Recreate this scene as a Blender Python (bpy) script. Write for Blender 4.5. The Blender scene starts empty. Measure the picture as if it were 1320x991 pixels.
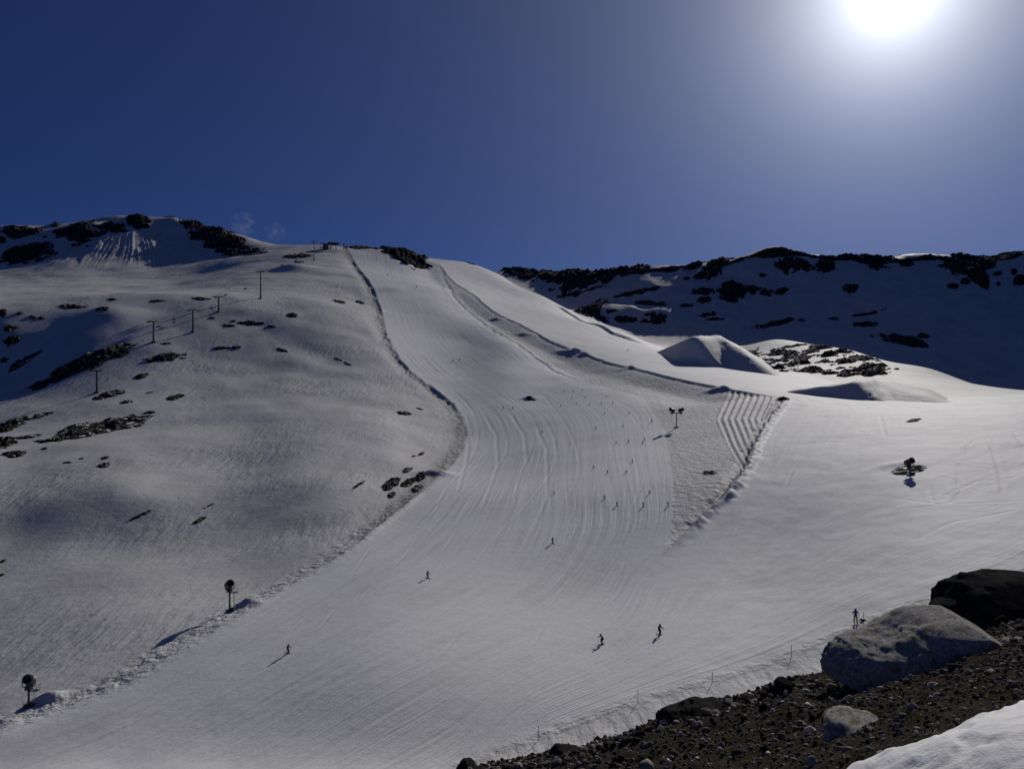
import bpy, bmesh, math, random
import numpy as np
from mathutils import Vector, Matrix, noise as mnoise

random.seed(7)
rng = np.random.default_rng(7)
S = bpy.context.scene
C = S.collection

# ---------------------------------------------------------------- camera, sky, sun, exposure
F, CU, VH = 1016.0, 660.0, 520.0          # focal length and horizon of the photograph, in its pixels
CZ = 80.0                                 # eye height above the zero level
cam_d = bpy.data.cameras.new('camera')
cam = bpy.data.objects.new('camera', cam_d); C.objects.link(cam)
cam.location = (0, 0, CZ); cam.rotation_euler = (math.radians(90), 0, 0)
cam_d.sensor_width = 36; cam_d.lens = 36 * F / 1320
cam_d.shift_y = (VH - 495.5) / 1320
cam_d.clip_start = 0.1; cam_d.clip_end = 20000
S.camera = cam

SUN = Vector(((1152 - CU) / F, 1.0, (VH + 20) / F)).normalized()
sun_el = math.asin(SUN.z); sun_az = math.atan2(SUN.x, SUN.y)
w = bpy.data.worlds.new('World'); S.world = w; w.use_nodes = True
wn, wl = w.node_tree.nodes, w.node_tree.links
wn.clear()
sky = wn.new('ShaderNodeTexSky'); sky.sky_type = 'NISHITA'; sky.sun_disc = False
sky.sun_elevation = sun_el; sky.sun_rotation = sun_az
sky.altitude = 2600; sky.air_density = 1.0; sky.dust_density = 1.5; sky.ozone_density = 6.0
# the bright aureole round the sun: a function of the angle to the sun only
tc = wn.new('ShaderNodeTexCoord')
dot = wn.new('ShaderNodeVectorMath'); dot.operation = 'DOT_PRODUCT'; dot.inputs[1].default_value = SUN
nrm = wn.new('ShaderNodeVectorMath'); nrm.operation = 'NORMALIZE'
wl.new(tc.outputs['Generated'], nrm.inputs[0]); wl.new(nrm.outputs[0], dot.inputs[0])
def wmath(op, a, b=None):
    n = wn.new('ShaderNodeMath'); n.operation = op
    for i, x in enumerate((a, b)):
        if x is None: continue
        if isinstance(x, (int, float)): n.inputs[i].default_value = x
        else: wl.new(x, n.inputs[i])
    return n.outputs[0]
ang = wmath('ARCCOSINE', wmath('MINIMUM', dot.outputs['Value'], 0.999999))
g1 = wmath('MULTIPLY', wmath('EXPONENT', wmath('DIVIDE', ang, -0.050)), 72.0)
g2 = wmath('MULTIPLY', wmath('EXPONENT', wmath('DIVIDE', ang, -0.14)), 11.0)
g3 = wmath('MULTIPLY', wmath('EXPONENT', wmath('DIVIDE', ang, -0.30)), 4.0)
gs = wmath('ADD', wmath('ADD', g1, g2), g3)
glow = wn.new('ShaderNodeMix'); glow.data_type = 'RGBA'; glow.blend_type = 'ADD'; glow.inputs[0].default_value = 1.0
gc = wn.new('ShaderNodeVectorMath'); gc.operation = 'SCALE'; gc.inputs[0].default_value = (0.93, 0.97, 1.0)
wl.new(gs, gc.inputs['Scale'])
deep = wn.new('ShaderNodeMix'); deep.data_type = 'RGBA'; deep.blend_type = 'MULTIPLY'; deep.inputs[0].default_value = 1.0
deep.inputs[7].default_value = (0.34, 0.49, 0.94, 1)      # the deep blue of a high-mountain sky
wl.new(sky.outputs[0], deep.inputs[6])
wl.new(deep.outputs[2], glow.inputs[6]); wl.new(gc.outputs[0], glow.inputs[7])
bg = wn.new('ShaderNodeBackground'); bg.inputs['Strength'].default_value = 0.05
wl.new(glow.outputs[2], bg.inputs['Color'])
wo = wn.new('ShaderNodeOutputWorld'); wl.new(bg.outputs[0], wo.inputs['Surface'])

sd = bpy.data.lights.new('sun', 'SUN'); sd.energy = 5.0; sd.angle = math.radians(0.55); sd.color = (1.0, 0.955, 0.89)
sun = bpy.data.objects.new('sun', sd); C.objects.link(sun)
sun.location = SUN * 400 + Vector((0, 0, CZ))
sun.rotation_euler = SUN.to_track_quat('Z', 'Y').to_euler()
S.view_settings.view_transform = 'Standard'; S.view_settings.look = 'None'
S.view_settings.gamma = 1.0; S.view_settings.use_curve_mapping = False
S.view_settings.exposure = -1.0
S.cycles.max_bounces = 4; S.cycles.diffuse_bounces = 2; S.cycles.glossy_bounces = 2

# ---------------------------------------------------------------- helpers
def tag(o, label, cat, group=None):
    o['label'] = label; o['category'] = cat
    if group: o['group'] = group
    return o

def mesh_obj(name, verts, faces, mat, parent=None, smooth=False):
    me = bpy.data.meshes.new(name)
    me.from_pydata(verts, [], faces); me.update()
    if smooth: me.shade_smooth()
    if mat: me.materials.append(mat)
    o = bpy.data.objects.new(name, me); C.objects.link(o)
    if parent: o.parent = parent
    return o

def grid_mesh(name, X, Y, Z, mat, smooth=True):
    n, m = X.shape
    me = bpy.data.meshes.new(name)
    co = np.stack([X, Y, Z], -1).reshape(-1, 3).astype(np.float32)
    idx = np.arange(n * m).reshape(n, m)
    q = np.stack([idx[:-1, :-1], idx[1:, :-1], idx[1:, 1:], idx[:-1, 1:]], -1).reshape(-1, 4)
    me.vertices.add(n * m); me.vertices.foreach_set('co', co.ravel())
    me.loops.add(q.size); me.loops.foreach_set('vertex_index', q.ravel().astype(np.int32))
    me.polygons.add(len(q))
    me.polygons.foreach_set('loop_start', np.arange(0, q.size, 4, dtype=np.int32))
    me.polygons.foreach_set('loop_total', np.full(len(q), 4, dtype=np.int32))
    me.polygons.foreach_set('use_smooth', np.full(len(q), smooth))
    me.update(calc_edges=True)
    if mat: me.materials.append(mat)
    o = bpy.data.objects.new(name, me); C.objects.link(o)
    return o

def vattr(o, name, arr):
    a = o.data.attributes.new(name, 'FLOAT', 'POINT')
    a.data.foreach_set('value', np.ascontiguousarray(arr, dtype=np.float32).ravel())

def _hash(ix, iy, seed):
    h = (ix.astype(np.int64) * 374761393 + iy.astype(np.int64) * 668265263 + seed * 1442695041) & 0xFFFFFFFF
    h = ((h ^ (h >> 13)) * 1274126177) & 0xFFFFFFFF
    return ((h ^ (h >> 16)) & 0xFFFFFF) / float(0xFFFFFF)

def vnoise(x, y, seed=0):
    ix, iy = np.floor(x), np.floor(y)
    fx, fy = x - ix, y - iy
    fx = fx * fx * fx * (fx * (fx * 6 - 15) + 10); fy = fy * fy * fy * (fy * (fy * 6 - 15) + 10)
    a, b = _hash(ix, iy, seed), _hash(ix + 1, iy, seed)
    c, d = _hash(ix, iy + 1, seed), _hash(ix + 1, iy + 1, seed)
    return (a * (1 - fx) + b * fx) * (1 - fy) + (c * (1 - fx) + d * fx) * fy * 1.0 - 0.5

def fbm(x, y, seed=0, octv=4, gain=0.5):
    s, amp = 0.0, 1.0
    for k in range(octv):
        s = s + amp * vnoise(x * 2 ** k + 13.7 * k, y * 2 ** k - 7.1 * k, seed + k)
        amp *= gain
    return s

def smooth01(x):
    x = np.clip(x, 0, 1); return x * x * (3 - 2 * x)

class TPS:
    def __init__(self, P, V, lam=1e-5):
        self.P = np.array(P, float); n = len(P)
        K = self._k(self.P, self.P) + lam * np.eye(n)
        Q = np.c_[np.ones(n), self.P]
        A = np.zeros((n + 3, n + 3)); A[:n, :n] = K; A[:n, n:] = Q; A[n:, :n] = Q.T
        self.w = np.linalg.solve(A, np.r_[np.array(V, float), np.zeros(3)])
    @staticmethod
    def _k(A, B):
        r2 = ((A[:, None, :] - B[None, :, :]) ** 2).sum(-1)
        return 0.5 * r2 * np.log(r2 + 1e-12)
    def __call__(self, X):
        out = np.empty(len(X)); n = len(self.P)
        for i in range(0, len(X), 20000):
            x = X[i:i + 20000]
            out[i:i + 20000] = self._k(x, self.P) @ self.w[:n] + self.w[n] + x @ self.w[n + 1:]
        return out

def poly_dist(x, y, pts):
    """signed distance (left of travel positive) from points to a polyline and the arc position"""
    best = np.full(x.shape, 1e9); sg = np.zeros(x.shape); arc = np.zeros(x.shape); run = 0.0
    for (x0, y0), (x1, y1) in zip(pts[:-1], pts[1:]):
        dx, dy = x1 - x0, y1 - y0; L2 = dx * dx + dy * dy + 1e-12
        t = np.clip(((x - x0) * dx + (y - y0) * dy) / L2, 0, 1)
        d = np.hypot(x - x0 - t * dx, y - y0 - t * dy)
        m = d < best
        best = np.where(m, d, best); sg = np.where(m, np.sign(dx * (y - y0) - dy * (x - x0)), sg)
        arc = np.where(m, run + t * math.sqrt(L2), arc); run += math.sqrt(L2)
    return best * sg, arc, run

def in_poly(u, v, pts):
    ins = np.zeros(u.shape, bool); n = len(pts)
    for i in range(n):
        x0, y0 = pts[i]; x1, y1 = pts[(i + 1) % n]
        if y0 == y1: continue
        c = ((y0 > v) != (y1 > v)) & (u < (x1 - x0) * (v - y0) / (y1 - y0) + x0)
        ins ^= c
    return ins

# ---------------------------------------------------------------- materials
def new_mat(name):
    m = bpy.data.materials.new(name); m.use_nodes = True
    nt = m.node_tree; b = nt.nodes['Principled BSDF']
    return m, nt, b

def plain(name, col, rough=0.6, metal=0.0, var=0.12, scale=3.0):
    m, nt, b = new_mat(name)
    n = nt.nodes.new('ShaderNodeTexNoise'); n.inputs['Scale'].default_value = scale; n.inputs['Detail'].default_value = 4
    g = nt.nodes.new('ShaderNodeTexCoord'); nt.links.new(g.outputs['Object'], n.inputs['Vector'])
    r = nt.nodes.new('ShaderNodeValToRGB'); nt.links.new(n.outputs['Fac'], r.inputs[0])
    r.color_ramp.elements[0].position = 0.3; r.color_ramp.elements[1].position = 0.7
    r.color_ramp.elements[0].color = tuple(c * (1 - var) for c in col) + (1,)
    r.color_ramp.elements[1].color = tuple(min(1, c * (1 + var)) for c in col) + (1,)
    nt.links.new(r.outputs[0], b.inputs['Base Color'])
    b.inputs['Roughness'].default_value = rough; b.inputs['Metallic'].default_value = metal
    return m

def snow_material(name, terrain):
    m, nt, b = new_mat(name); N, L = nt.nodes, nt.links
    def math_(op, a, c=None, d=None):
        n = N.new('ShaderNodeMath'); n.operation = op
        for i, x in enumerate((a, c, d)):
            if x is None: continue
            if isinstance(x, (int, float)): n.inputs[i].default_value = x
            else: L.new(x, n.inputs[i])
        return n.outputs[0]
    def noise(vec, scale, detail=3, rough=0.5):
        n = N.new('ShaderNodeTexNoise'); n.inputs['Scale'].default_value = scale
        n.inputs['Detail'].default_value = detail; n.inputs['Roughness'].default_value = rough
        L.new(vec, n.inputs['Vector']); return n.outputs['Fac']
    geo = N.new('ShaderNodeNewGeometry'); P = geo.outputs['Position']
    def attr(nm):
        a = N.new('ShaderNodeAttribute'); a.attribute_name = nm; return a.outputs['Fac']
    def mapping(vec, sc, rot=0):
        mp = N.new('ShaderNodeMapping'); mp.inputs['Scale'].default_value = sc; mp.inputs['Rotation'].default_value = (0, 0, rot)
        L.new(vec, mp.inputs['Vector']); return mp.outputs[0]
    if terrain:
        groom, till, dark_band, flow = attr('groom'), attr('till'), attr('dark_band'), attr('flow')
        wild = math_('SUBTRACT', 1.0, groom)
        # wind-carved ripples on untouched snow
        warp = noise(P, 0.02, 2)
        wmr = N.new('ShaderNodeMapRange'); wmr.inputs[1].default_value = 0.42; wmr.inputs[2].default_value = 0.66; wmr.inputs[3].default_value = 0.12; wmr.inputs[4].default_value = 1.0; L.new(warp, wmr.inputs[0])
        rp = mapping(P, (0.5, 0.13, 0.2), 0.5)
        rip = math_('SUBTRACT', noise(rp, 1.0, 3, 0.55), 0.5)
        ripm = math_('MULTIPLY', math_('MULTIPLY', rip, 0.55), math_('MULTIPLY', wild, wmr.outputs[0]))
        lump = math_('MULTIPLY', math_('SUBTRACT', noise(P, 0.33, 7, 0.72), 0.5), math_('ADD', 0.13, math_('MULTIPLY', wild, 0.13)))
        chop = math_('MULTIPLY', math_('SUBTRACT', noise(P, 0.55, 4, 0.65), 0.5), math_('MULTIPLY', till, 0.9))
        # groomer streaks follow the flow of the piste
        cmb = N.new('ShaderNodeCombineXYZ')
        sep = N.new('ShaderNodeSeparateXYZ'); L.new(P, sep.inputs[0])
        L.new(math_('MULTIPLY', flow, 38.0), cmb.inputs[0])
        L.new(math_('MULTIPLY', sep.outputs[0], 0.012), cmb.inputs[1]); L.new(math_('MULTIPLY', sep.outputs[1], 0.012), cmb.inputs[2])
        st = noise(cmb.outputs[0], 1.0, 4, 0.6)
        pm = noise(P, 0.018, 3, 0.6)
        pmr = N.new('ShaderNodeMapRange'); pmr.inputs[1].default_value = 0.38; pmr.inputs[2].default_value = 0.68; pmr.inputs[3].default_value = 0.2; L.new(pm, pmr.inputs[0])
        streak = math_('MULTIPLY', math_('MULTIPLY', math_('SUBTRACT', st, 0.5), groom), math_('MULTIPLY', pmr.outputs[0], 0.42))
        hgt = math_('ADD', math_('ADD', ripm, lump), math_('ADD', chop, streak))
        mott = noise(P, 0.05, 5, 0.6)
        fine = noise(P, 1.6, 3, 0.7)
        spots = noise(P, 0.35, 2, 0.5)
        f = math_('ADD', math_('MULTIPLY', mott, 0.5), math_('MULTIPLY', fine, 0.3))
        f = math_('ADD', f, math_('MULTIPLY', st, math_('MULTIPLY', groom, 0.38)))
        f = math_('SUBTRACT', f, math_('MULTIPLY', dark_band, 0.6))
        r = N.new('ShaderNodeValToRGB'); L.new(f, r.inputs[0])
        e = r.color_ramp.elements
        e[0].position = 0.0; e[0].color = (0.30, 0.28, 0.26, 1)
        e[1].position = 0.62; e[1].color = (0.80, 0.80, 0.80, 1)
        k = e.new(0.38); k.color = (0.63, 0.622, 0.61, 1)
        L.new(r.outputs[0], b.inputs['Base Color'])
        bp = N.new('ShaderNodeBump'); bp.inputs['Strength'].default_value = 1.0; bp.inputs['Distance'].default_value = 1.0
        L.new(hgt, bp.inputs['Height']); L.new(bp.outputs[0], b.inputs['Normal'])
    else:
        n1, n2 = noise(P, 9.0, 4, 0.6), noise(P, 60.0, 3, 0.7)
        h = math_('ADD', math_('MULTIPLY', n1, 0.010), math_('MULTIPLY', n2, 0.004))
        r = N.new('ShaderNodeValToRGB'); L.new(noise(P, 5.0, 5, 0.65), r.inputs[0])
        r.color_ramp.elements[0].position = 0.25; r.color_ramp.elements[0].color = (0.74, 0.735, 0.72, 1)
        r.color_ramp.elements[1].position = 0.6; r.color_ramp.elements[1].color = (0.92, 0.92, 0.92, 1)
        L.new(r.outputs[0], b.inputs['Base Color'])
        bp = N.new('ShaderNodeBump'); bp.inputs['Distance'].default_value = 1.0; bp.inputs['Strength'].default_value = 0.8
        L.new(h, bp.inputs['Height']); L.new(bp.outputs[0], b.inputs['Normal'])
    b.inputs['Roughness'].default_value = 0.7
    b.inputs['Specular IOR Level'].default_value = 0.05
    return m

def rock_material(name, dark, light, scale, bump, moss=None):
    m, nt, b = new_mat(name); N, L = nt.nodes, nt.links
    geo = N.new('ShaderNodeNewGeometry')
    n1 = N.new('ShaderNodeTexNoise'); n1.inputs['Scale'].default_value = scale; n1.inputs['Detail'].default_value = 8; n1.inputs['Roughness'].default_value = 0.68
    L.new(geo.outputs['Position'], n1.inputs['Vector'])
    r = N.new('ShaderNodeValToRGB'); L.new(n1.outputs['Fac'], r.inputs[0])
    r.color_ramp.elements[0].position = 0.32; r.color_ramp.elements[0].color = dark + (1,)
    r.color_ramp.elements[1].position = 0.68; r.color_ramp.elements[1].color = light + (1,)
    col = r.outputs[0]
    if moss:
        n2 = N.new('ShaderNodeTexNoise'); n2.inputs['Scale'].default_value = scale * 0.35; n2.inputs['Detail'].default_value = 5
        L.new(geo.outputs['Position'], n2.inputs['Vector'])
        r2 = N.new('ShaderNodeValToRGB'); L.new(n2.outputs['Fac'], r2.inputs[0])
        r2.color_ramp.elements[0].position = 0.52; r2.color_ramp.elements[1].position = 0.66
        mx = N.new('ShaderNodeMix'); mx.data_type = 'RGBA'; L.new(r2.outputs[0], mx.inputs[0])
        L.new(col, mx.inputs[6]); mx.inputs[7].default_value = moss + (1,); col = mx.outputs[2]
    L.new(col, b.inputs['Base Color'])
    n3 = N.new('ShaderNodeTexNoise'); n3.inputs['Scale'].default_value = scale * 3; n3.inputs['Detail'].default_value = 6; n3.inputs['Roughness'].default_value = 0.7
    L.new(geo.outputs['Position'], n3.inputs['Vector'])
    bp = N.new('ShaderNodeBump'); bp.inputs['Distance'].default_value = bump; bp.inputs['Strength'].default_value = 0.9
    L.new(n3.outputs['Fac'], bp.inputs['Height']); L.new(bp.outputs[0], b.inputs['Normal'])
    b.inputs['Roughness'].default_value = 1.0; b.inputs['Specular IOR Level'].default_value = 0.0
    return m

M_SNOW = snow_material('snow_far', True)
M_SNOWN = snow_material('snow_near', False)
M_CRAG = rock_material('crag', (0.017, 0.016, 0.015), (0.085, 0.074, 0.063), 0.5, 0.35)
def dusted(m):             # snow caught on level ledges
    nt = m.node_tree; b = nt.nodes['Principled BSDF']; src = b.inputs['Base Color'].links[0].from_socket
    g = nt.nodes.new('ShaderNodeNewGeometry'); sx = nt.nodes.new('ShaderNodeSeparateXYZ'); nt.links.new(g.outputs['Normal'], sx.inputs[0])
    n = nt.nodes.new('ShaderNodeTexNoise'); n.inputs['Scale'].default_value = 0.45; n.inputs['Detail'].default_value = 4; nt.links.new(g.outputs['Position'], n.inputs['Vector'])
    ad = nt.nodes.new('ShaderNodeMath'); ad.operation = 'ADD'; nt.links.new(sx.outputs[2], ad.inputs[0]); nt.links.new(n.outputs['Fac'], ad.inputs[1])
    mr = nt.nodes.new('ShaderNodeMapRange'); mr.inputs[1].default_value = 1.48; mr.inputs[2].default_value = 1.54; nt.links.new(ad.outputs[0], mr.inputs[0])
    mx = nt.nodes.new('ShaderNodeMix'); mx.data_type = 'RGBA'; nt.links.new(mr.outputs[0], mx.inputs[0]); nt.links.new(src, mx.inputs[6]); mx.inputs[7].default_value = (0.72, 0.72, 0.72, 1)
    nt.links.new(mx.outputs[2], b.inputs['Base Color'])
dusted(M_CRAG)
M_BOULDER = rock_material('boulder_granite', (0.17, 0.166, 0.157), (0.60, 0.58, 0.54), 38.0, 0.010, (0.26, 0.23, 0.15))
M_BOULDER_D = rock_material('boulder_schist', (0.016, 0.0155, 0.015), (0.055, 0.052, 0.048), 12.0, 0.012)
M_STONE = rock_material('stones', (0.07, 0.065, 0.058), (0.28, 0.255, 0.215), 22.0, 0.004)
def toned(m):              # every stone has its own tone, kept in a mesh attribute
    nt = m.node_tree; b = nt.nodes['Principled BSDF']; src = b.inputs['Base Color'].links[0].from_socket
    a = nt.nodes.new('ShaderNodeAttribute'); a.attribute_name = 'tone'
    sc = nt.nodes.new('ShaderNodeVectorMath'); sc.operation = 'SCALE'
    nt.links.new(src, sc.inputs[0]); nt.links.new(a.outputs['Fac'], sc.inputs['Scale']); nt.links.new(sc.outputs[0], b.inputs['Base Color'])
toned(M_STONE)
M_SOIL = rock_material('gravel_soil', (0.024, 0.021, 0.018), (0.085, 0.074, 0.06), 14.0, 0.02, (0.036, 0.036, 0.017))

# ---------------------------------------------------------------- the big terrain
def plane_y(u, v):          # the lower piste: a tilted plane
    a, t = (u - CU) / F, (VH - v) / F
    return -38.4 / (t - 0.15 * a - 0.07)

cols = {
 -150: [(985,'P'),(900,124),(820,152),(740,182),(660,215),(600,255),(550,318),(518,375),(496,406),(466,428),(430,452),(405,478),(389,508),(381,600),(370,720),(355,850),(325,960),(292,1060)],
 0:    [(985,'P'),(940,'P'),(880,120),(800,152),(740,180),(690,203),(640,228),(590,268),(545,328),(516,376),(495,406),(465,429),(430,453),(405,479),(389,510),(381,600),(370,720),(355,850),(325,960),(292,1060)],
 150:  [(985,'P'),(930,'P'),(870,'P'),(800,140),(740,172),(690,200),(640,222),(590,262),(540,325),(490,390),(450,432),(422,460),(402,482),(388,512),(380,600),(369,720),(355,850),(322,965),(278,1090)],
 225:  [(540,327),(490,395),(440,452),(402,500),(384,530),(377,600),(367,715),(354,845),(335,945),(314,1020),(300,1055),(283,1085)],
 300:  [(985,'P'),(900,'P'),(790,'P'),(740,166),(690,196),(640,226),(590,272),(540,330),(490,400),(440,460),(400,512),(382,545),(375,610),(354,740),(335,880),(318,1000),(302,1045)],
 420:  [(985,'P'),(900,'P'),(800,'P'),(722,'P'),(660,205),(620,232),(580,272),(540,325),(500,385),(460,445),(420,505),(388,580),(354,720),(333,850),(317,970)],
 500:  [(985,'P'),(900,'P'),(800,'P'),(740,'P'),(672,'P'),(620,238),(580,278),(540,332),(500,398),(460,470),(440,510),(400,610),(372,690),(345,860),(322,970)],
 600:  [(985,'P'),(900,'P'),(800,'P'),(740,'P'),(680,'P'),(640,214),(600,272),(560,332),(520,398),(480,475),(440,565),(400,670),(378,755),(358,930),(340,1130)],
 650:  [(560,325),(520,390),(480,470),(440,555),(418,620),(397,745),(376,920),(358,1090)],
 700:  [(960,'P'),(900,'P'),(800,'P'),(740,'P'),(680,'P'),(620,222),(580,278),(550,328),(520,388),(490,455),(465,520),(440,580),(415,700),(397,850),(382,1000)],
 800:  [(940,'P'),(900,'P'),(800,'P'),(740,'P'),(680,'P'),(640,'P'),(600,227),(560,284),(530,338),(500,405),(480,455),(458,560),(440,690),(427,800)],
 900:  [(915,'P'),(850,'P'),(800,'P'),(740,'P'),(680,'P'),(620,188),(580,236),(540,300),(510,362),(495,405),(480,475),(470,550),(460,650)],
 1000: [(890,'P'),(800,'P'),(740,'P'),(650,'P'),(600,193),(560,245),(530,300),(512,345),(500,395),(490,450),(480,520),(470,600),(450,740),(438,840)],
 1100: [(840,'P'),(760,'P'),(700,'P'),(640,'P'),(600,'P'),(560,222),(535,268),(518,322),(505,390),(492,470),(470,620),(452,750)],
 1200: [(800,'P'),(760,'P'),(700,'P'),(640,'P'),(600,'P'),(560,205),(535,245),(518,300),(507,370),(495,470),(482,590),(476,660)],
 1320: [(800,'P'),(735,'P'),(680,'P'),(620,'P'),(580,'P'),(540,208),(520,262),(510,340),(505,430),(503,520)],
 1460: [(800,'P'),(680,'P'),(620,'P'),(560,'P'),(525,235),(511,340),(507,430),(505,500)],
}
beyond = {   # what lies beyond the far edge of the snow in each column
 -150: [(312,1180),(380,1650)], 0: [(308,1180),(380,1650)], 150: [(296,1200),(380,1650)], 225: [(300,1180),(385,1650)], 300: [(318,1160),(390,1650)],
 420: [(330,1070),(390,1650)], 500: [(332,1060),(395,1650)], 600: [(354,1230),(378,1350),(410,1650)], 650: [(363,1160),(360,1210),(347,1290),(362,1400),(405,1700)],
 700: [(393,1080),(388,1140),(363,1225),(350,1285),(364,1380),(400,1700)],
 800: [(436,880),(425,970),(405,1060),(378,1140),(345,1240),(356,1350),(395,1700)],
 900: [(462,760),(448,880),(425,980),(385,1090),(345,1190),(336,1220),(350,1330),(390,1700)],
 1000: [(446,900),(430,970),(385,1080),(340,1180),(320,1220),(335,1330),(380,1700)],
 1100: [(457,850),(451,910),(425,970),(385,1065),(345,1160),(330,1200),(344,1310),(380,1700)],
 1200: [(492,760),(487,840),(462,920),(430,975),(390,1050),(350,1140),(330,1185),(344,1300),(380,1700)],
 1320: [(517,640),(517,760),(490,880),(440,960),(400,1035),(355,1125),(328,1170),(340,1290),(380,1700)],
 1460: [(520,640),(518,760),(490,875),(435,955),(395,1025),(345,1110),(318,1155),(332,1280),(375,1700)],
}
LS = 0.6
P_, V_ = [], []
def put(u, v, Y):
    P_.append(((u - CU) / F, LS * math.log(Y))); V_.append((VH - v) / F)
for u, lst in cols.items():
    for v, Y in lst:
        put(u, v, plane_y(u, v) if Y == 'P' else Y)
    for v, Y in beyond[u]: put(u, v, Y)
    if lst[0][1] != 'P': continue
    v0 = lst[0][0]; y0 = plane_y(u, v0)
    put(u, v0 + 45, y0 * 0.86); put(u, v0 + 150, y0 * 0.66); put(u, v0 + 330, y0 * 0.45)
base = TPS(P_, V_, 2e-5)

NA, NL = 1150, 900
A0, A1, L0, L1 = -0.80, 0.80, math.log(42.0), math.log(1750.0)
av = np.linspace(A0, A1, NA)
# rows are closer together where the slope is seen in most detail
lv = np.linspace(L0, L1, NL)
CAc, CLc = np.meshgrid(np.linspace(A0, A1, 260), np.linspace(L0, L1, 300), indexing='ij')
Tc = base(np.c_[CAc.ravel(), LS * CLc.ravel()]).reshape(CAc.shape)
def resample(G, nx, ny):
    def cubic(G, n, axis):
        G = np.moveaxis(G, axis, 0); m = G.shape[0]
        x = np.linspace(0, m - 1, n); i = np.clip(np.floor(x).astype(int), 0, m - 2); f = (x - i)[:, None]
        g = lambda k: G[np.clip(i + k, 0, m - 1)]
        p0, p1, p2, p3 = g(-1), g(0), g(1), g(2)
        o = p1 + 0.5 * f * (p2 - p0 + f * (2 * p0 - 5 * p1 + 4 * p2 - p3 + f * (3 * (p1 - p2) + p3 - p0)))
        return np.moveaxis(o, 0, axis)
    return cubic(cubic(G, nx, 0), ny, 1)
T = resample(Tc, NA, NL)
AA, LL = np.meshgrid(av, lv, indexing='ij')
YY = np.exp(LL); XX = AA * YY
ZZ = YY * T
# the lower run dips and rolls up again towards the boundary rope
ZZ = ZZ - 4.6 * np.exp(-((YY - 134) / 44) ** 2) * smooth01((AA + 0.20) / 0.34) * (1 - smooth01((AA - 0.30) / 0.25))

def bil(G, a, l):
    x = np.clip((np.asarray(a, float) - A0) / (A1 - A0) * (NA - 1), 0, NA - 1.001)
    y = np.clip((np.asarray(l, float) - L0) / (L1 - L0) * (NL - 1), 0, NL - 1.001)
    i, j = x.astype(int), y.astype(int); fx, fy = x - i, y - j
    return (G[i, j] * (1 - fx) + G[i + 1, j] * fx) * (1 - fy) + (G[i, j + 1] * (1 - fx) + G[i + 1, j + 1] * fx) * fy

def al(u, v, far=False):
    """where the sight line through a photo pixel first meets the snow"""
    a, t = (u - CU) / F, (VH - v) / F
    col = bil(ZZ / YY, np.full(NL, a), lv)
    hit = np.nonzero((col >= t) & (lv > math.log(60)))[0]
    if len(hit) == 0:
        return a, lv[int(np.argmax(np.where(lv < math.log(1320), col, -9)))]
    j = int(hit[0])
    if j == 0: return a, lv[0]
    f = (t - col[j - 1]) / (col[j] - col[j - 1] + 1e-12)
    return a, lv[j - 1] + float(np.clip(f, 0, 1)) * (lv[j] - lv[j - 1])

def at(u, v, lift=0.0):
    a, l = al(u, v); Y = math.exp(l)
    return Vector((a * Y, Y, float(bil(ZZ, a, l)) + CZ + lift))

def ground(x, y):
    return float(bil(ZZ, x / y, math.log(y))) + CZ

def xy(pts):
    o = []
    for u, v in pts:
        p = at(u, v); o.append((p.x, p.y))
    return o

def near(pts, pad):
    q = xy(pts); x, y = [p[0] for p in q], [p[1] for p in q]
    return q, (XX > min(x) - pad) & (XX < max(x) + pad) & (YY > min(y) - pad) & (YY < max(y) + pad)

UU = CU + F * AA
VV = VH - F * ZZ / YY

EDGE_L = [(447,320),(462,345),(483,375),(492,400),(500,435),(515,462),(535,483),(560,500),(585,520),(598,540),(603,560),(598,580),(585,598),(566,615),(545,635),(510,665),(470,695),(430,722),(380,752),(340,775),(300,800),(250,828),(210,852),(170,878),(100,905),(50,922),(0,938),(-150,985)]
LINE1 = [(566,340),(588,366),(640,403),(700,434),(760,458),(840,480),(935,500),(1010,513)]
LINE2 = [(568,345),(585,378),(640,424),(700,465),(760,494)]
BERM = [(1012,514),(1000,530),(984,552),(970,575),(964,598),(948,622),(930,643),(905,666),(880,690),(855,714)]
ROPE = [(560,1003),(600,985),(694,950),(822,903),(918,877),(1020,843),(1105,803),(1200,772),(1290,745),(1400,715)]
el, l1, l2, bm_, rp_ = xy(EDGE_L), xy(LINE1), xy(LINE2), xy(BERM), xy(ROPE)

# large soft undulation of the untouched snow
d_el, arc_el, len_el = poly_dist(XX, YY, el)
# travelling down the piste edge: the wild snow lies on the right-hand side (negative)
far_ok = (YY < 1175)
wild_l = smooth01((-d_el) / 18.0) * far_ok * (AA < 0.05)
und = fbm(XX / 62, YY / 62, 11, 3) * 2.6 + fbm(XX / 20, YY / 30, 23, 3) * 0.42
bowl = smooth01((YY - 900) / 130.0) * smooth01((AA - 0.06) / 0.06)
und_b = fbm(XX / 75, YY / 75, 31, 4) * 9.0
fade = smooth01((YY - 120) / 120)
ZZ = ZZ + und * wild_l * (0.35 + 0.65 * fade) + und_b * bowl
# broad waves of the piste
pist = (1 - wild_l) * (1 - bowl)
ZZ = ZZ + fbm(XX / 7, YY / 9, 57, 3, 0.55) * 0.16 * smooth01((AA - 0.22) / 0.1) * (YY < 330)
ZZ = ZZ + fbm(XX / 45, YY / 45, 51, 2) * 0.55 * pist

def bump_line(d, arc, L, prof, ends=0.06, rough=0.0, seed=3):
    e = smooth01(arc / (L * ends)) * smooth01((L - arc) / (L * ends))
    h = prof(d)
    if rough: h = h * (1 + rough * fbm(arc / 3.0, d / 3.0, seed, 3))
    return h * e
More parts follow.
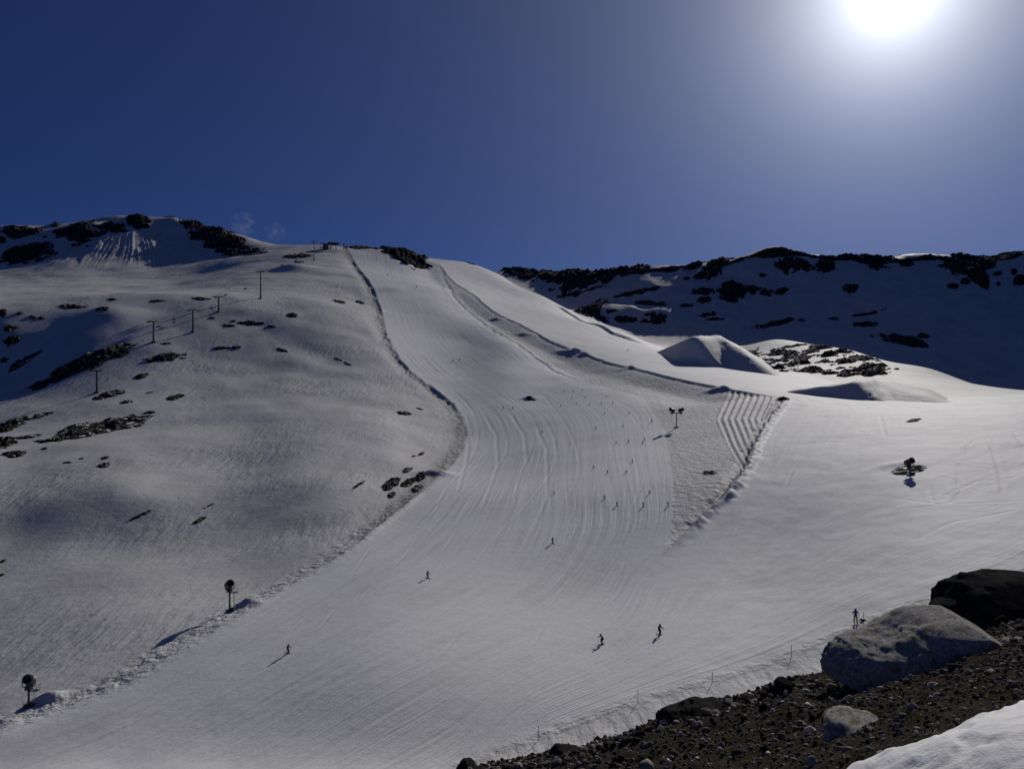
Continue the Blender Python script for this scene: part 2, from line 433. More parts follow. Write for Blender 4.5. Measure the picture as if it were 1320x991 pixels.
# snow slides fanning out under the left summit
ang_s = np.arctan2(UU - 176, np.maximum(VV - 262, 3)); rad_s = np.hypot(UU - 176, VV - 262)
slide = smooth01((VV - 288) / 12) * smooth01((352 - VV) / 30) * smooth01((0.95 - np.abs(ang_s + 0.15)) / 0.3) * (YY > 600) * (YY < 1080) * (UU < 260)
ZZ = ZZ + slide * (fbm(ang_s * 26 + 1.6 * fbm(UU / 20, VV / 20, 83, 2), rad_s / 60, 82, 4, 0.75) * 1.1 + slide * 0.8 * fbm(UU / 9, VV / 6, 85, 3))
# hollows that break the left hill
for pts_, dep, wd in (([(318,398),(338,424),(385,446),(430,466),(490,472)], 1.25, 13.0), ([(-20,668),(60,690),(130,680),(200,640)], 0.45, 11.0), ([(60,385),(150,382),(250,376),(330,372)], -0.8, 12.0), ([(548,632),(520,655),(490,678),(455,703)], -0.75, 1.1), ([(474,375),(500,374),(540,373),(575,371),(590,370)], -1.6, 9.0)):
    q_, m_ = near(pts_, 4 * wd); dq, aq, nq = poly_dist(XX[m_], YY[m_], q_)
    ZZ[m_] -= dep * np.exp(-(dq / wd) ** 2) * smooth01(aq / (0.25 * nq)) * smooth01((nq - aq) / (0.25 * nq))
# the piste stands proud of the snow to its left
def prof_left(d):
    return np.where(d >= 0, 0.12 * np.exp(-(d / 1.6) ** 2), 0.12 * np.exp(-(d / 0.8) ** 2) - 1.15 * smooth01(-d / 1.5) * np.exp(-(np.maximum(-d - 2.5, 0) / 6.0) ** 2))
amp = np.interp(arc_el / len_el, [0, 0.05, 0.35, 0.62, 0.72, 0.85, 1], [0.6, 0.8, 1.0, 0.9, 0.3, 0.2, 0.2])
dE = d_el + fbm(arc_el / 4, d_el / 4, 5, 4, 0.65) * 1.1
ZZ = ZZ + np.exp(-((d_el + 3.0) / 2.6) ** 2) * fbm(XX / 1.8, YY / 1.8, 77, 3, 0.6) * 1.1 * far_ok * (AA < 0) * np.interp(arc_el / len_el, [0, .15, .25, .6, .7, 1], [.2, .3, 1, 1, .35, .3])
amp = amp * np.clip(0.75 + 1.3 * fbm(arc_el / 35, arc_el * 0, 15, 3), 0.25, 1.3)
ZZ = ZZ + prof_left(dE) * amp * (np.abs(d_el) < 60) * far_ok
# the two edges of the bank right of the main run
d1, a1_, n1_ = poly_dist(XX, YY, l1); d2, a2_, n2_ = poly_dist(XX, YY, l2)
d1n = d1 + fbm(a1_ / 9, d1 / 9, 6, 3, 0.55) * 1.4
ZZ = ZZ + bump_line(d1n, a1_, n1_, lambda d: np.where(d >= 0, 0.25 * np.exp(-(d / 2.0) ** 2), 0.25 * np.exp(-(d / 0.9) ** 2) - (0.9 * smooth01(-d / 1.8) + 3.0 * smooth01(-d / 22.0)) * np.exp(-(np.maximum(-d - 18, 0) / 25.0) ** 2)), 0.04) * far_ok
ZZ = ZZ + bump_line(d2 + fbm(a2_ / 6, d2 / 6, 8, 4, 0.65) * 2.0, a2_, n2_, lambda d: -0.55 * np.exp(-(d / 1.2) ** 2) + 0.3 * np.exp(-((d - 3.5) / 2.2) ** 2), 0.15, 0.9) * far_ok
db, ab, nb = poly_dist(XX, YY, bm_)
dbn = db + fbm(ab / 3, db / 3, 9, 3) * 0.8
ZZ = ZZ + bump_line(dbn, ab, nb, lambda d: 1.1 * np.exp(-((d - 1.0) / 1.3) ** 2) - 0.9 * np.exp(-((d + 1.2) / 1.3) ** 2), 0.12, 0.9) * far_ok
LINE3 = [(716,392),(740,408),(790,430),(842,448)]
l3 = xy(LINE3); d3, a3_, n3_ = poly_dist(XX, YY, l3)
ZZ = ZZ + bump_line(d3, a3_, n3_, lambda d: np.where(d >= 0, 2.0 * np.exp(-(d / 5.0) ** 2), 2.0 * np.exp(-(d / 1.6) ** 2) - 0.8 * smooth01(-d / 5.0) * np.exp(-(np.maximum(-d - 5, 0) / 9.0))), 0.1) * far_ok
# snow heaps: along the bank, by the snow guns, drifts by the rocks
for (u, v, hh, rx, ry) in [(640,412,1.6,6,3),(676,431,1.3,8,4),(742,452,2.0,11,4),(752,456,1.2,6,3),(812,474,1.1,7,4),(926,503,1.6,6,3),(683,514,1.5,4,2.5),(1008,515,1.0,3,2),
                           (320,778,1.1,2.0,1.3),(64,900,1.0,2.0,1.3),(562,612,1.6,5,3),(1150,600,0.5,4,2.5),(117,294,7,11,16),(378,347,5,18,16),(785,400,7,38,24),(850,408,7,30,20)]:
    p = at(u, v); m_ = (np.abs(XX - p.x) < 3.4 * rx) & (np.abs(YY - p.y) < 3.4 * ry)
    ZZ[m_] += hh * np.exp(-((XX[m_] - p.x) / rx) ** 2 - ((YY[m_] - p.y) / ry) ** 2)
# trampled strip under the rope
dr, ar, nr = poly_dist(XX, YY, rp_)
strip = np.exp(-(dr / 1.0) ** 2) * (YY < 140)
ZZ = ZZ + strip * (0.04 + 0.13 * fbm(XX / 0.9, YY / 0.9, 61, 3))

UU = CU + F * AA; VV = VH - F * ZZ / YY
# old tracks on the right-hand piste
for pts_ in ([(1275,568),(1283,590),(1290,612),(1293,638)],[(1205,650),(1198,630),(1212,615),(1232,618),(1240,632),(1225,648),(1205,648)],[(1248,590),(1246,575),(1262,564),(1280,565),(1284,575),(1270,582)],
             [(1236,596),(1236,625)],[(1140,660),(1200,652),(1240,643)],[(1134,535),(1142,565)],[(1306,556),(1318,574)],[(1160,643),(1210,650),(1320,645)],[(1214,640),(1260,620),(1320,614)],[(1170,700),(1230,672),(1320,655)],
             [(598,548),(604,575),(600,600),(588,640)],[(622,530),(640,560),(642,600),(620,660)],[(658,532),(676,560),(680,600)],[(690,545),(705,580),(706,640),(680,700)]):
    q_, m_ = near(pts_, 6.0); dq, aq, nq = poly_dist(XX[m_], YY[m_], q_)
    wq = np.maximum(0.45, YY[m_] * 0.0022)
    ZZ[m_] += (-0.13 * np.exp(-(dq / wq) ** 2) + 0.06 * np.exp(-((np.abs(dq) - 1.8 * wq) / wq) ** 2)) * wq * smooth01(aq / (.1 * nq)) * smooth01((nq - aq) / (.1 * nq))
# ski tracks that follow the run down
def resam(pts, n):
    p = np.array(pts, float); d = np.r_[0, np.cumsum(np.hypot(*np.diff(p, axis=0).T))]; t = np.linspace(0, d[-1], n)
    return np.c_[np.interp(t, d, p[:, 0]), np.interp(t, d, p[:, 1])]
cL = resam(EDGE_L[4:-2], 60); cM = resam([(765,500),(840,522),(858,556),(868,620),(862,690),(800,765),(700,835),(500,945),(420,990)], 60)
cR = resam([(1320,560),(1200,600),(1100,680),(1000,760),(900,830),(800,890),(700,940)], 60); cM2 = resam([(1010,540),(960,625),(900,690),(830,760),(740,850),(600,930)], 60)
rt = random.Random(12)
for k in range(46):
    A_, B_ = (cL, cM) if k % 3 else (cM2, cR)
    i0 = rt.randint(0, 30); i1 = min(59, i0 + rt.randint(12, 29)); s0 = rt.uniform(.06, .95); w0 = rt.uniform(.008, .035); f0 = rt.uniform(.25, .7); p0 = rt.uniform(0, 6)
    pts_ = []
    for i in range(i0, i1 + 1):
        s1 = s0 + w0 * math.sin(i * f0 + p0); pts_.append(tuple(A_[i] * (1 - s1) + B_[i] * s1))
    q_, m_ = near(pts_, 3.0); dq, aq, nq = poly_dist(XX[m_], YY[m_], q_)
    wq = np.maximum(0.28, YY[m_] * 0.0019); dp = rt.uniform(.05, .14)
    ZZ[m_] += (-dp * np.exp(-(dq / wq) ** 2) + 0.5 * dp * np.exp(-((np.abs(dq) - 1.7 * wq) / wq) ** 2)) * wq * smooth01(aq / (.2 * nq)) * smooth01((nq - aq) / (.2 * nq))
# ridges left by the tilling machine
base_u = np.interp(VV, [503, 540, 575, 608, 640], [941, 924, 938, 957, 975])
ph = (UU - base_u) / 8.6
tillreg = in_poly(UU, VV, [(936,504),(1008,514),(1004,530)] + BERM[2:6] + [(957,608),(922,545)]) & (YY < 480) & (YY > 150)
ZZ = ZZ + np.where(tillreg, 0.30 * np.cos(2 * math.pi * ph) * smooth01(ph + .6) + 0.1 * fbm(XX, YY, 71, 2), 0)

groom_r = in_poly(UU, VV, EDGE_L[::-1] + [(568,345)] + LINE2[1:] + [(830,512),(858,556),(868,620),(866,690)] + [(880,690)] + BERM[::-1][2:] + [(1010,513)] + LINE1[::-1][1:] + [(600,330),(700,375),(830,440),(1000,470),(1150,515),(1290,510),(1420,500),(1420,715)] + ROPE[::-1] + [(560,1100),(-150,1100)])
grm = groom_r.astype(float) * far_ok
for _ in range(3):
    grm[1:-1, 1:-1] = (grm[1:-1, 1:-1] * 2 + grm[:-2, 1:-1] + grm[2:, 1:-1] + grm[1:-1, :-2] + grm[1:-1, 2:]) / 6
tl = in_poly(UU, VV, [(568,345)] + LINE2[1:] + [(830,512),(858,556),(868,620),(866,690),(860,712)] + BERM[::-1] + LINE1[::-1]) & far_ok
tl = tl * 0.8 + np.exp(-((d_el + 2.5) / 3.5) ** 2) * far_ok * (AA < 0) * 0.9 + strip * 0.5
dark_band = np.exp(-((d_el + 3.0) / 3.0) ** 2) * far_ok * 0.35 * (YY > 180) + np.exp(-((db) / 1.8) ** 2) * 0.25 + strip * 0.25  # painted shade of the chopped piste edge; berm and rope strip darker too
FP, FV = [], []
def fl(pts, s):
    for (u, v) in pts:
        a, l = al(u, v); FP.append((a, LS * l)); FV.append(s)
fl(EDGE_L[::2], 0.0)
fl(LINE2[1:] + [(840,520),(858,556),(868,620),(862,690),(800,765),(700,835),(500,945),(420,990)], 1.0)
fl([(1012,514),(985,560),(960,620),(910,680),(830,760),(740,850),(600,940)], 1.25)
fl([(1320,560),(1150,640),(1000,730),(900,800),(760,880)], 1.5)
fl(ROPE[2:9], 1.8)
flow_t = TPS(FP, FV, 1e-3)
FLc = flow_t(np.c_[CAc.ravel(), LS * CLc.ravel()]).reshape(CAc.shape)
FL = resample(FLc, NA, NL)

snow = grid_mesh('snow_slope', XX, YY, ZZ + CZ, M_SNOW)
snow['kind'] = 'structure'
vattr(snow, 'groom', grm); vattr(snow, 'till', np.clip(tl, 0, 1)); vattr(snow, 'dark_band', np.clip(dark_band, 0, 1)); vattr(snow, 'flow', FL)
#==PART2==
# ---------------------------------------------------------------- bare rock on the snow
T_fin = ZZ / YY
def outcrop(u, v, w, h, tilt=0.0, hpx=None, label=None, patch=0.0, parent=None, seed=None, n=None, bias=0.05):
    seed = int(u * 7 + v * 13) % 9973 if seed is None else seed
    a0, l0 = al(u, v); Y0 = math.exp(l0)
    g = float(bil(T_fin, a0, l0 + 0.012) - bil(T_fin, a0, l0 - 0.012)) / 0.024
    g = min(max(g, 0.09), 0.6)
    if hpx is None: hpx = 0.28 * h + 0.6
    H = hpx * Y0 / F
    nu = n or int(min(90, max(14, w * 0.8))); nv = int(min(60, max(10, (n or h * 1.6))))
    p, q = np.meshgrid(np.linspace(-1.3, 1.3, nu), np.linspace(-1.3, 1.3, nv), indexing='ij')
    th = math.radians(tilt)
    du = p * w / 2; dv = -(q * h / 2) - du * math.tan(th)
    a = a0 + du / F; l = l0 + np.clip((-dv / F) / g, -0.3, 0.3)
    Y = np.exp(l); X = a * Y
    f1 = max(w, h) * Y0 / F
    jag = fbm(X / f1 * 7, Y / f1 * 3.5 / max(g, .2) * .5, seed, 5, 0.62)
    rid = 0.5 - np.abs(fbm(X / f1 * 11, Y / f1 * 7, seed + 50, 3, 0.55))
    m = 1 - np.sqrt(p * p + (q * 1.05) ** 2) ** 1.3
    if patch:
        hh = H * (np.minimum(m * 1.6, 0.2) + patch * fbm(du / 17.0, (dv + du * 0.12) / 3.6, seed, 4, 0.6) + bias)
        hh = hh * (1 + 0.6 * rid)
    else:
        hh = H * (np.where(m > 0, m * 0.75, m * 1.3) + 0.95 * jag + (rid - 0.25) * 0.5 * np.clip(m + .2, 0, 1) + 0.10)
    edge = (np.abs(p) > 1.22) | (np.abs(q) > 1.22)
    hh = np.where(edge, np.minimum(hh, -0.4 * H - 0.2), np.maximum(hh, -0.6 * H - 0.3))
    # terrain is a steep sheet: keep the skirt inside it
    Z = bil(ZZ, a, l) + CZ + hh
    o = grid_mesh('rock_outcrop' if label else 'rock', X, Y, Z, M_CRAG, False)
    if label: tag(o, label, 'rock', 'rock outcrops on the snow')
    else: o.parent = parent or snow
    return o

R = [
 # left skyline
 (30,297,50,13,4,4,'low dark rock band at the far left end of the skyline'),
 (102,299,60,30,0,7,'large dark crag left of the bright cornice on the left summit'),
 (147,294,32,13,0,4,'dark rock just right of the bright cornice on the left summit'),
 (179,285,28,17,0,6,'dark knob at the top of the fan of snow slides'),
 (258,290,144,15,-11,5,'long dark rock crest descending right from the left summit'),
 (36,328,68,27,6,6,'broad dark rock below the skyline at the far left'),
 (72,283,16,6,0,3,None),(3,309,10,9,0,3,None),(58,305,6,3,0,1,None),
 (93,395,34,6,-3,None,'flat dark rock left of two on the shaded hill under the bench'),
 (132,398,17,6,4,None,None),(4,403,9,10,0,None,None),(25,404,8,5,10,None,None),(42,409,9,4,0,None,None),(54,410,9,4,0,None,None),
 (145,386,11,3,0,None,None),(14,423,19,8,12,None,None),(15,439,21,12,15,None,'dark rock at the left picture edge above the big slanting band'),
 (202,388,24,3,5,None,None),(260,385,22,4,0,None,None),
 (33,463,42,6,20,None,None),(5,464,11,6,10,None,None),(25,472,32,4,20,None,None),
 (105,472,152,22,19,6,'biggest slanting dark rock band on the left hill'),
 (217,460,54,10,12,None,'slanting dark rock just right of the biggest rock band'),
 (182,485,17,7,18,None,None),(214,443,14,3,10,None,None),
 (320,416,38,6,2,None,'flat dark rock right of the lift line pylons'),
 (295,420,15,4,0,None,None),(285,449,23,4,8,None,None),(304,448,12,5,8,None,None),(274,410,7,3,0,None,None),
 (377,406,13,6,5,None,'small lone rock high on the left hill below the lift'),
 (349,421,11,3,0,None,None),(363,451,17,4,-8,None,None),(437,389,17,4,0,None,None),(464,390,11,4,0,None,None),(436,463,10,2,-20,None,None),(448,469,9,2,-20,None,None),
 (385,330,38,5,2,2,'thin dark rock band below the lift top station'),(386,338,13,3,0,1,None),
 (517,319,68,14,-4,6,'dark rocky summit above the top of the groomed piste'),
 (464,318,38,6,3,3,'low dark rocks between lift station and rocky summit'),(606,339,12,3,-8,1.5,None),
 (130,550,142,20,12,5,'large dark elongated rock in the middle of the left hill'),
 (50,536,34,6,12,None,None),(15,548,38,14,16,None,'dark rock at the left picture edge left of the elongated rock'),
 (5,571,32,15,5,None,None),(34,563,36,5,5,None,None),(18,585,28,9,6,None,'dark rock with a shadow below the left edge rocks'),
 (141,509,38,8,12,None,'slanting rock right below the lowest lift pylon'),
 (163,518,17,4,6,None,None),(225,512,23,7,16,None,'small dark rock upper right of the elongated rock'),
 (193,506,9,2,10,None,None),(134,600,15,6,8,None,None),(136,590,10,4,8,None,None),(58,578,7,3,0,None,None),(87,596,11,2,0,None,None),(105,591,6,2,0,None,None),
 (183,663,26,5,24,None,'thin slanting rock left of two on the lower left hill'),
 (258,670,18,5,26,None,'thin slanting rock right of two on the lower left hill'),
 (269,652,17,2,25,None,None),(4,723,10,4,20,None,None),(2,741,8,3,10,None,None),
 (520,533,19,5,8,None,'small flat rock left of the piste edge bend'),(541,527,9,2,0,None,None),(543,585,8,4,30,None,None),(533,588,6,2,20,None,None),
 (525,606,13,6,25,2.5,None),(504,624,22,14,30,4,'leftmost dark boulder of the cluster beside the piste edge'),
 (505,638,12,8,20,2.5,None),(527,622,20,9,25,3.5,'middle dark boulder of the cluster beside the piste edge'),
 (541,616,13,11,20,4,'rightmost dark boulder of the cluster beside the piste edge'),(538,630,15,8,25,3,None),(462,625,18,4,34,None,None),
 # right-hand bowl and its ridge
 (672,349,46,12,-4,4,'dark rock crest in the notch right of the pistes'),
 (735,351,74,18,2,6,'dark jagged crag at the left end of the far ridge'),
 (778,346,28,8,-4,4,None),(804,347,24,7,4,4,None),(826,345,26,8,0,5,None),(867,349,18,4,0,2,None),(893,343,26,7,6,4,None),
 (930,336,44,11,12,4,None),(990,326,120,10,0,4,'rocky top of the highest hump on the far ridge'),
 (1025,341,46,22,-12,4,'dark crag hanging below the highest hump of the far ridge'),(1064,343,24,18,0,4,None),
 (1092,331,30,8,4,4,None),(1131,331,52,9,-2,5,'blocky rock teeth in the middle of the far ridge'),(1112,336,16,8,0,3,None),(1190,333,64,6,0,3,None),
 (1272,334,110,10,2,5,'broad jagged rock crest at the right end of the far ridge'),(1169,339,18,10,0,3,None),
 (943,377,32,22,-6,None,'dark crag in the shaded bowl under the ridge hump'),(968,374,24,10,-4,None,None),(988,377,16,10,0,None,None),(1007,375,18,8,4,None,None),
 (983,355,9,5,0,None,None),(1097,372,19,12,0,None,'lone rounded dark rock in the middle of the shaded bowl'),
 (885,359,9,5,0,None,None),(903,355,16,9,12,None,None),(908,377,30,10,0,None,None),(908,387,18,8,4,None,None),(912,405,24,6,8,None,None),(922,411,22,4,0,None,None),(884,394,18,5,4,None,None),
 (995,418,46,7,8,None,None),(1018,411,15,4,0,None,None),(1033,413,9,3,0,None,None),(1116,418,30,8,2,None,None),(1118,405,40,4,8,None,None),(1075,411,15,3,4,None,None),
 (1160,438,66,11,-4,None,'dark rock patch low in the shaded bowl at the right'),(1190,433,18,6,6,None,None),
 (1237,347,28,15,-20,None,None),(1261,356,26,19,-15,None,None),(1245,363,13,8,0,None,None),(1271,368,9,8,0,None,None),(1228,369,15,7,0,None,None),(1286,353,11,5,0,None,None),(1314,362,16,12,0,None,None),(1307,350,8,8,0,None,None),(1287,366,6,4,0,None,None),
 (761,395,46,10,6,None,'dark rock left of the small patches beyond the right piste'),(818,377,58,7,3,None,'long thin dark rock beyond the right piste'),(761,373,38,3,0,None,None),
 (807,412,28,9,0,None,None),(847,411,24,12,-6,None,'dark rock patch nearest the big snow jump, beyond the piste'),(837,405,15,4,0,None,None),(775,411,22,7,-6,None,None),(788,401,18,4,14,None,None),(830,414,11,4,0,None,None),(843,391,42,5,-8,None,None),
 (750,350,120,7,2,3,None),(860,346,110,5,3,2.5,None),(1060,332,110,6,-4,3,None),(1200,331,150,6,0,3.5,None),(1290,331,90,7,3,4,None),
 # on the lower pistes
 (1178,542,19,4,2,1.5,'small flat bare patch above the snow gun in its pit'),
 (1010,513,15,5,0,1.5,'small dark lump at the upper end of the dark berm'),
 (915,609,20,6,-4,1.5,'small dark rock in the rough snow between the pistes'),
 (684,514,11,4,-12,1.0,'small dark lump for the shaded face of a snow mound in the middle of the upper piste'),  # dark outcrop stands in for the shaded face of a snow mound
]
for (u, v, w_, h_, tl_, hp, lab) in R:
    outcrop(u, v, w_, h_, tl_, hp, lab)
isl = outcrop(1052, 467, 190, 46, -6, 5, 'broad field of dark rocks and snow strips between the jumps', patch=1.2, n=150, bias=-0.08)
isl.name = 'rock_field'
pit = outcrop(1171, 606, 46, 12, -4, 2.0, 'dark diamond-shaped bare pit around the short snow gun', patch=0.35, n=44)
pit.name = 'bare_pit'; pit['category'] = 'bare ground'; del pit['group']

# ---------------------------------------------------------------- snow jumps
def ray(u, v, Y):
    return Vector(((u - CU) / F * Y, Y, (VH - v) / F * Y + CZ))
def jump(basepts, toppts, faces, label, cuts=7):
    vs = [at(u, v, -1.2) for u, v in basepts] + [ray(*t) for t in toppts]
    bm = bmesh.new(); bv = [bm.verts.new(p) for p in vs]
    for f in faces: bm.faces.new([bv[i] for i in f])
    bmesh.ops.recalc_face_normals(bm, faces=bm.faces)
    bmesh.ops.triangulate(bm, faces=bm.faces)
    bmesh.ops.subdivide_edges(bm, edges=bm.edges, cuts=cuts, use_grid_fill=True)
    inner = [v for v in bm.verts if not v.is_boundary]
    for _ in range(2): bmesh.ops.smooth_vert(bm, verts=inner, factor=0.4, use_axis_x=True, use_axis_y=True, use_axis_z=True)
    for vtx in bm.verts:
        c = vtx.co
        k = float(fbm(np.array(c.x / 6), np.array(c.y / 6 + c.z / 4), 91, 3))
        vtx.co.z += (0.0 if vtx.is_boundary else 0.9 * k); vtx.co.x += (0.0 if vtx.is_boundary else 0.8 * k)
    me = bpy.data.meshes.new('snow_jump'); bm.to_mesh(me); bm.free(); me.shade_smooth(); me.set_sharp_from_angle(angle=math.radians(60))
    me.materials.append(M_SNOW)
    o = bpy.data.objects.new('snow_jump', me); C.objects.link(o)
    return tag(o, label, 'snow jump', 'snow jumps of the terrain park')
yj = at(870, 467).y
jump([(842,452),(868,467),(930,474),(1012,486),(985,462),(915,452)], [(893,431,yj+2),(927,430,yj+48)],
     [(0,1,6),(1,2,6),(2,7,6),(2,3,7),(3,4,7),(4,5,7,),(5,6,7),(5,0,6)], 'tall flat-topped snow jump with a dark face left of the rock field')
yj2 = at(1062, 511).y
jump([(995,504),(1062,511),(1146,518),(1250,520),(1200,499),(1090,494)], [(1105,490,yj2-4),(1130,487,yj2+25)],
     [(0,1,6),(1,2,6),(2,7,6),(2,3,7),(3,4,7),(4,5,7),(5,6,7),(5,0,6)], 'broad low snow jump with a dark face below the rock field')

# ---------------------------------------------------------------- mesh tools for made things
def tube(bm, p, q, r0, r1=None, n=8, cap=True):
    p, q = Vector(p), Vector(q); r1 = r0 if r1 is None else r1
    d = (q - p); L = d.length
    m = Matrix.Translation((p + q) / 2) @ d.to_track_quat('Z', 'Y').to_matrix().to_4x4()
    bmesh.ops.create_cone(bm, cap_ends=cap, segments=n, radius1=r0, radius2=r1, depth=L, matrix=m)
def box(bm, c, s, rot=None):
    m = Matrix.Translation(c)
    if rot is not None: m = m @ rot.to_4x4()
    bmesh.ops.create_cube(bm, size=1, matrix=m @ Matrix.Diagonal((s[0], s[1], s[2], 1)))
def lathe(bm, prof, mtx, n=14):
    rings = []
    for (z, r) in prof:
        rings.append([bm.verts.new(mtx @ Vector((r * math.cos(2 * math.pi * k / n), r * math.sin(2 * math.pi * k / n), z))) for k in range(n)])
    for a, b in zip(rings[:-1], rings[1:]):
        for k in range(n):
            bm.faces.new((a[k], a[(k + 1) % n], b[(k + 1) % n], b[k]))
def build(name, fn, mat, parent=None, smooth=False):
    bm = bmesh.new(); fn(bm)
    me = bpy.data.meshes.new(name); bm.to_mesh(me); bm.free()
    if smooth: me.shade_smooth()
    me.materials.append(mat)
    o = bpy.data.objects.new(name, me); C.objects.link(o)
    if parent: o.parent = parent
    return o
def empty(name, loc, rz=0.0):
    o = bpy.data.objects.new(name, None); C.objects.link(o); o.location = loc; o.rotation_euler = (0, 0, rz)
    o.empty_display_size = 0.3
    return o
def copy_tree(o, parent=None):
    c = o.copy(); C.objects.link(c); c.parent = parent
    for ch in list(o.children): copy_tree(ch, c)
    return c

M_STEEL = plain('galvanised_steel', (0.10, 0.105, 0.11), 0.5, 0.6)
M_DARK = plain('dark_paint', (0.03, 0.032, 0.036), 0.5)
M_YEL = plain('gun_yellow', (0.10, 0.085, 0.03), 0.5)
M_PAD = plain('safety_pad', (0.04, 0.03, 0.05), 0.7)
M_CABLE = plain('cable', (0.05, 0.05, 0.05), 0.5, 0.5)

def gun_head(root, c, az, tiltdeg, s=1.0):
    d = Vector((math.cos(az) * math.cos(math.radians(tiltdeg)), math.sin(az) * math.cos(math.radians(tiltdeg)), math.sin(math.radians(tiltdeg))))
    M = Matrix.Translation(c) @ d.to_track_quat('Z', 'Y').to_matrix().to_4x4() @ Matrix.Scale(s, 4)
    barrel = build('fan_barrel', lambda bm: lathe(bm, [(-0.75, 0.02), (-0.75, 0.42), (-0.68, 0.62), (-0.45, 0.66), (0.3, 0.55), (0.75, 0.48), (0.85, 0.50), (0.85, 0.40), (0.3, 0.42), (0.28, 0.02)], M), M_DARK, root, True)
    def ring(bm):
        lathe(bm, [(0.58, 0.53), (0.58, 0.64), (0.72, 0.64), (0.72, 0.53), (0.58, 0.53)], M)
    build('nozzle_ring', ring, M_STEEL, barrel)
    build('air_intake', lambda bm: lathe(bm, [(-0.74, 0.60), (-0.95, 0.72), (-1.0, 0.70), (-0.8, 0.56)], M), M_YEL, barrel)
    side = d.cross(Vector((0, 0, 1))).normalized()
    def yoke(bm):
        c_ = Vector(c)
        for sg in (-1, 1):
            tube(bm, c_ + side * sg * 0.72 * s, c_ + side * sg * 0.72 * s - Vector((0, 0, 0.85 * s)), 0.06)
        tube(bm, c_ - side * 0.75 * s - Vector((0, 0, 0.85 * s)), c_ + side * 0.75 * s - Vector((0, 0, 0.85 * s)), 0.07)
    build('yoke', yoke, M_DARK, root)
    build('compressor_box', lambda bm: box(bm, Vector(c) - Vector((0, 0, 1.05 * s)) - d * 0.1, (0.8 * s, 0.6 * s, 0.5 * s)), M_DARK, root)

def snow_gun(u, v, Ht, az, label, platform=1):
    p = at(u, v, -0.05)
    r = empty('snow_gun', p); tag(r, label, 'snow gun', 'snow guns along the pistes')
    build('mast', lambda bm: tube(bm, (0, 0, -0.4), (0, 0, Ht - 1.2), 0.17, 0.13, 10), M_STEEL, r)
    build('base_pad', lambda bm: (tube(bm, (0, 0, -0.3), (0, 0, 0.25), 0.75, 0.6, 12), box(bm, (0.55, -0.1, 0.3), (0.7, 0.5, 0.7))), M_PAD, r)
    gun_head(r, (0, 0, Ht - 0.55), az, 24, 1.05)
    def plat(bm):
        box(bm, (0.7 * platform, 0, Ht - 2.0), (1.3, 0.8, 0.09))
        for q in (-.38, .38): tube(bm, (1.3 * platform, q, Ht - 2.0), (1.3 * platform, q, Ht - 1.2), 0.03)
        tube(bm, (1.3 * platform, -.38, Ht - 1.2), (1.3 * platform, .38, Ht - 1.2), 0.03)
    build('platform', plat, M_STEEL, r)
    def lad(bm):
        for q in (-.2, .2): tube(bm, (0.75 * platform, q, 0.1), (0.75 * platform, q, Ht - 2.0), 0.025)
        for k in range(int((Ht - 2) / 0.35)): tube(bm, (0.75 * platform, -.2, 0.3 + k * .35), (0.75 * platform, .2, 0.3 + k * .35), 0.018)
    build('ladder', lad, M_STEEL, r)
    return r
def px_h(u, v, n): return n * at(u, v).y / F
snow_gun(296, 787, px_h(296, 787, 39), math.radians(-60), 'tall snow gun on a mast left of the piste, upper of two on the left')
snow_gun(37, 909, px_h(37, 909, 39), math.radians(-70), 'tall snow gun on a mast at the lower left picture edge')
g3_ = snow_gun(1173, 612, px_h(1173, 612, 21), math.radians(-80), 'short snow gun standing in the dark bare pit on the right piste', -1)
# twin-headed gun
p = at(872, 551, -0.05); Ht = px_h(872, 551, 25)
r = empty('snow_gun', p); tag(r, 'snow gun mast with two fan heads side by side beside the rough snow', 'snow gun', 'snow guns along the pistes')
build('mast', lambda bm: tube(bm, (0, 0, -0.4), (0, 0, Ht - 1.6), 0.2, 0.16, 10), M_STEEL, r)
build('base_pad', lambda bm: (tube(bm, (0, 0, -0.3), (0, 0, 0.35), 1.0, 0.8, 12),), M_PAD, r)
build('cross_arm', lambda bm: (tube(bm, (0, 0, Ht - 2.0), (-1.7, 0, Ht - 1.45), 0.1), tube(bm, (0, 0, Ht - 2.0), (1.7, 0, Ht - 1.45), 0.1), box(bm, (0, 0, Ht - 1.5), (3.4, 0.7, 0.1))), M_STEEL, r)
gun_head(r, (-1.75, 0, Ht - 0.6), math.radians(-150), 22, 1.1)
gun_head(r, (1.75, 0, Ht - 0.6), math.radians(-30), 22, 1.1)

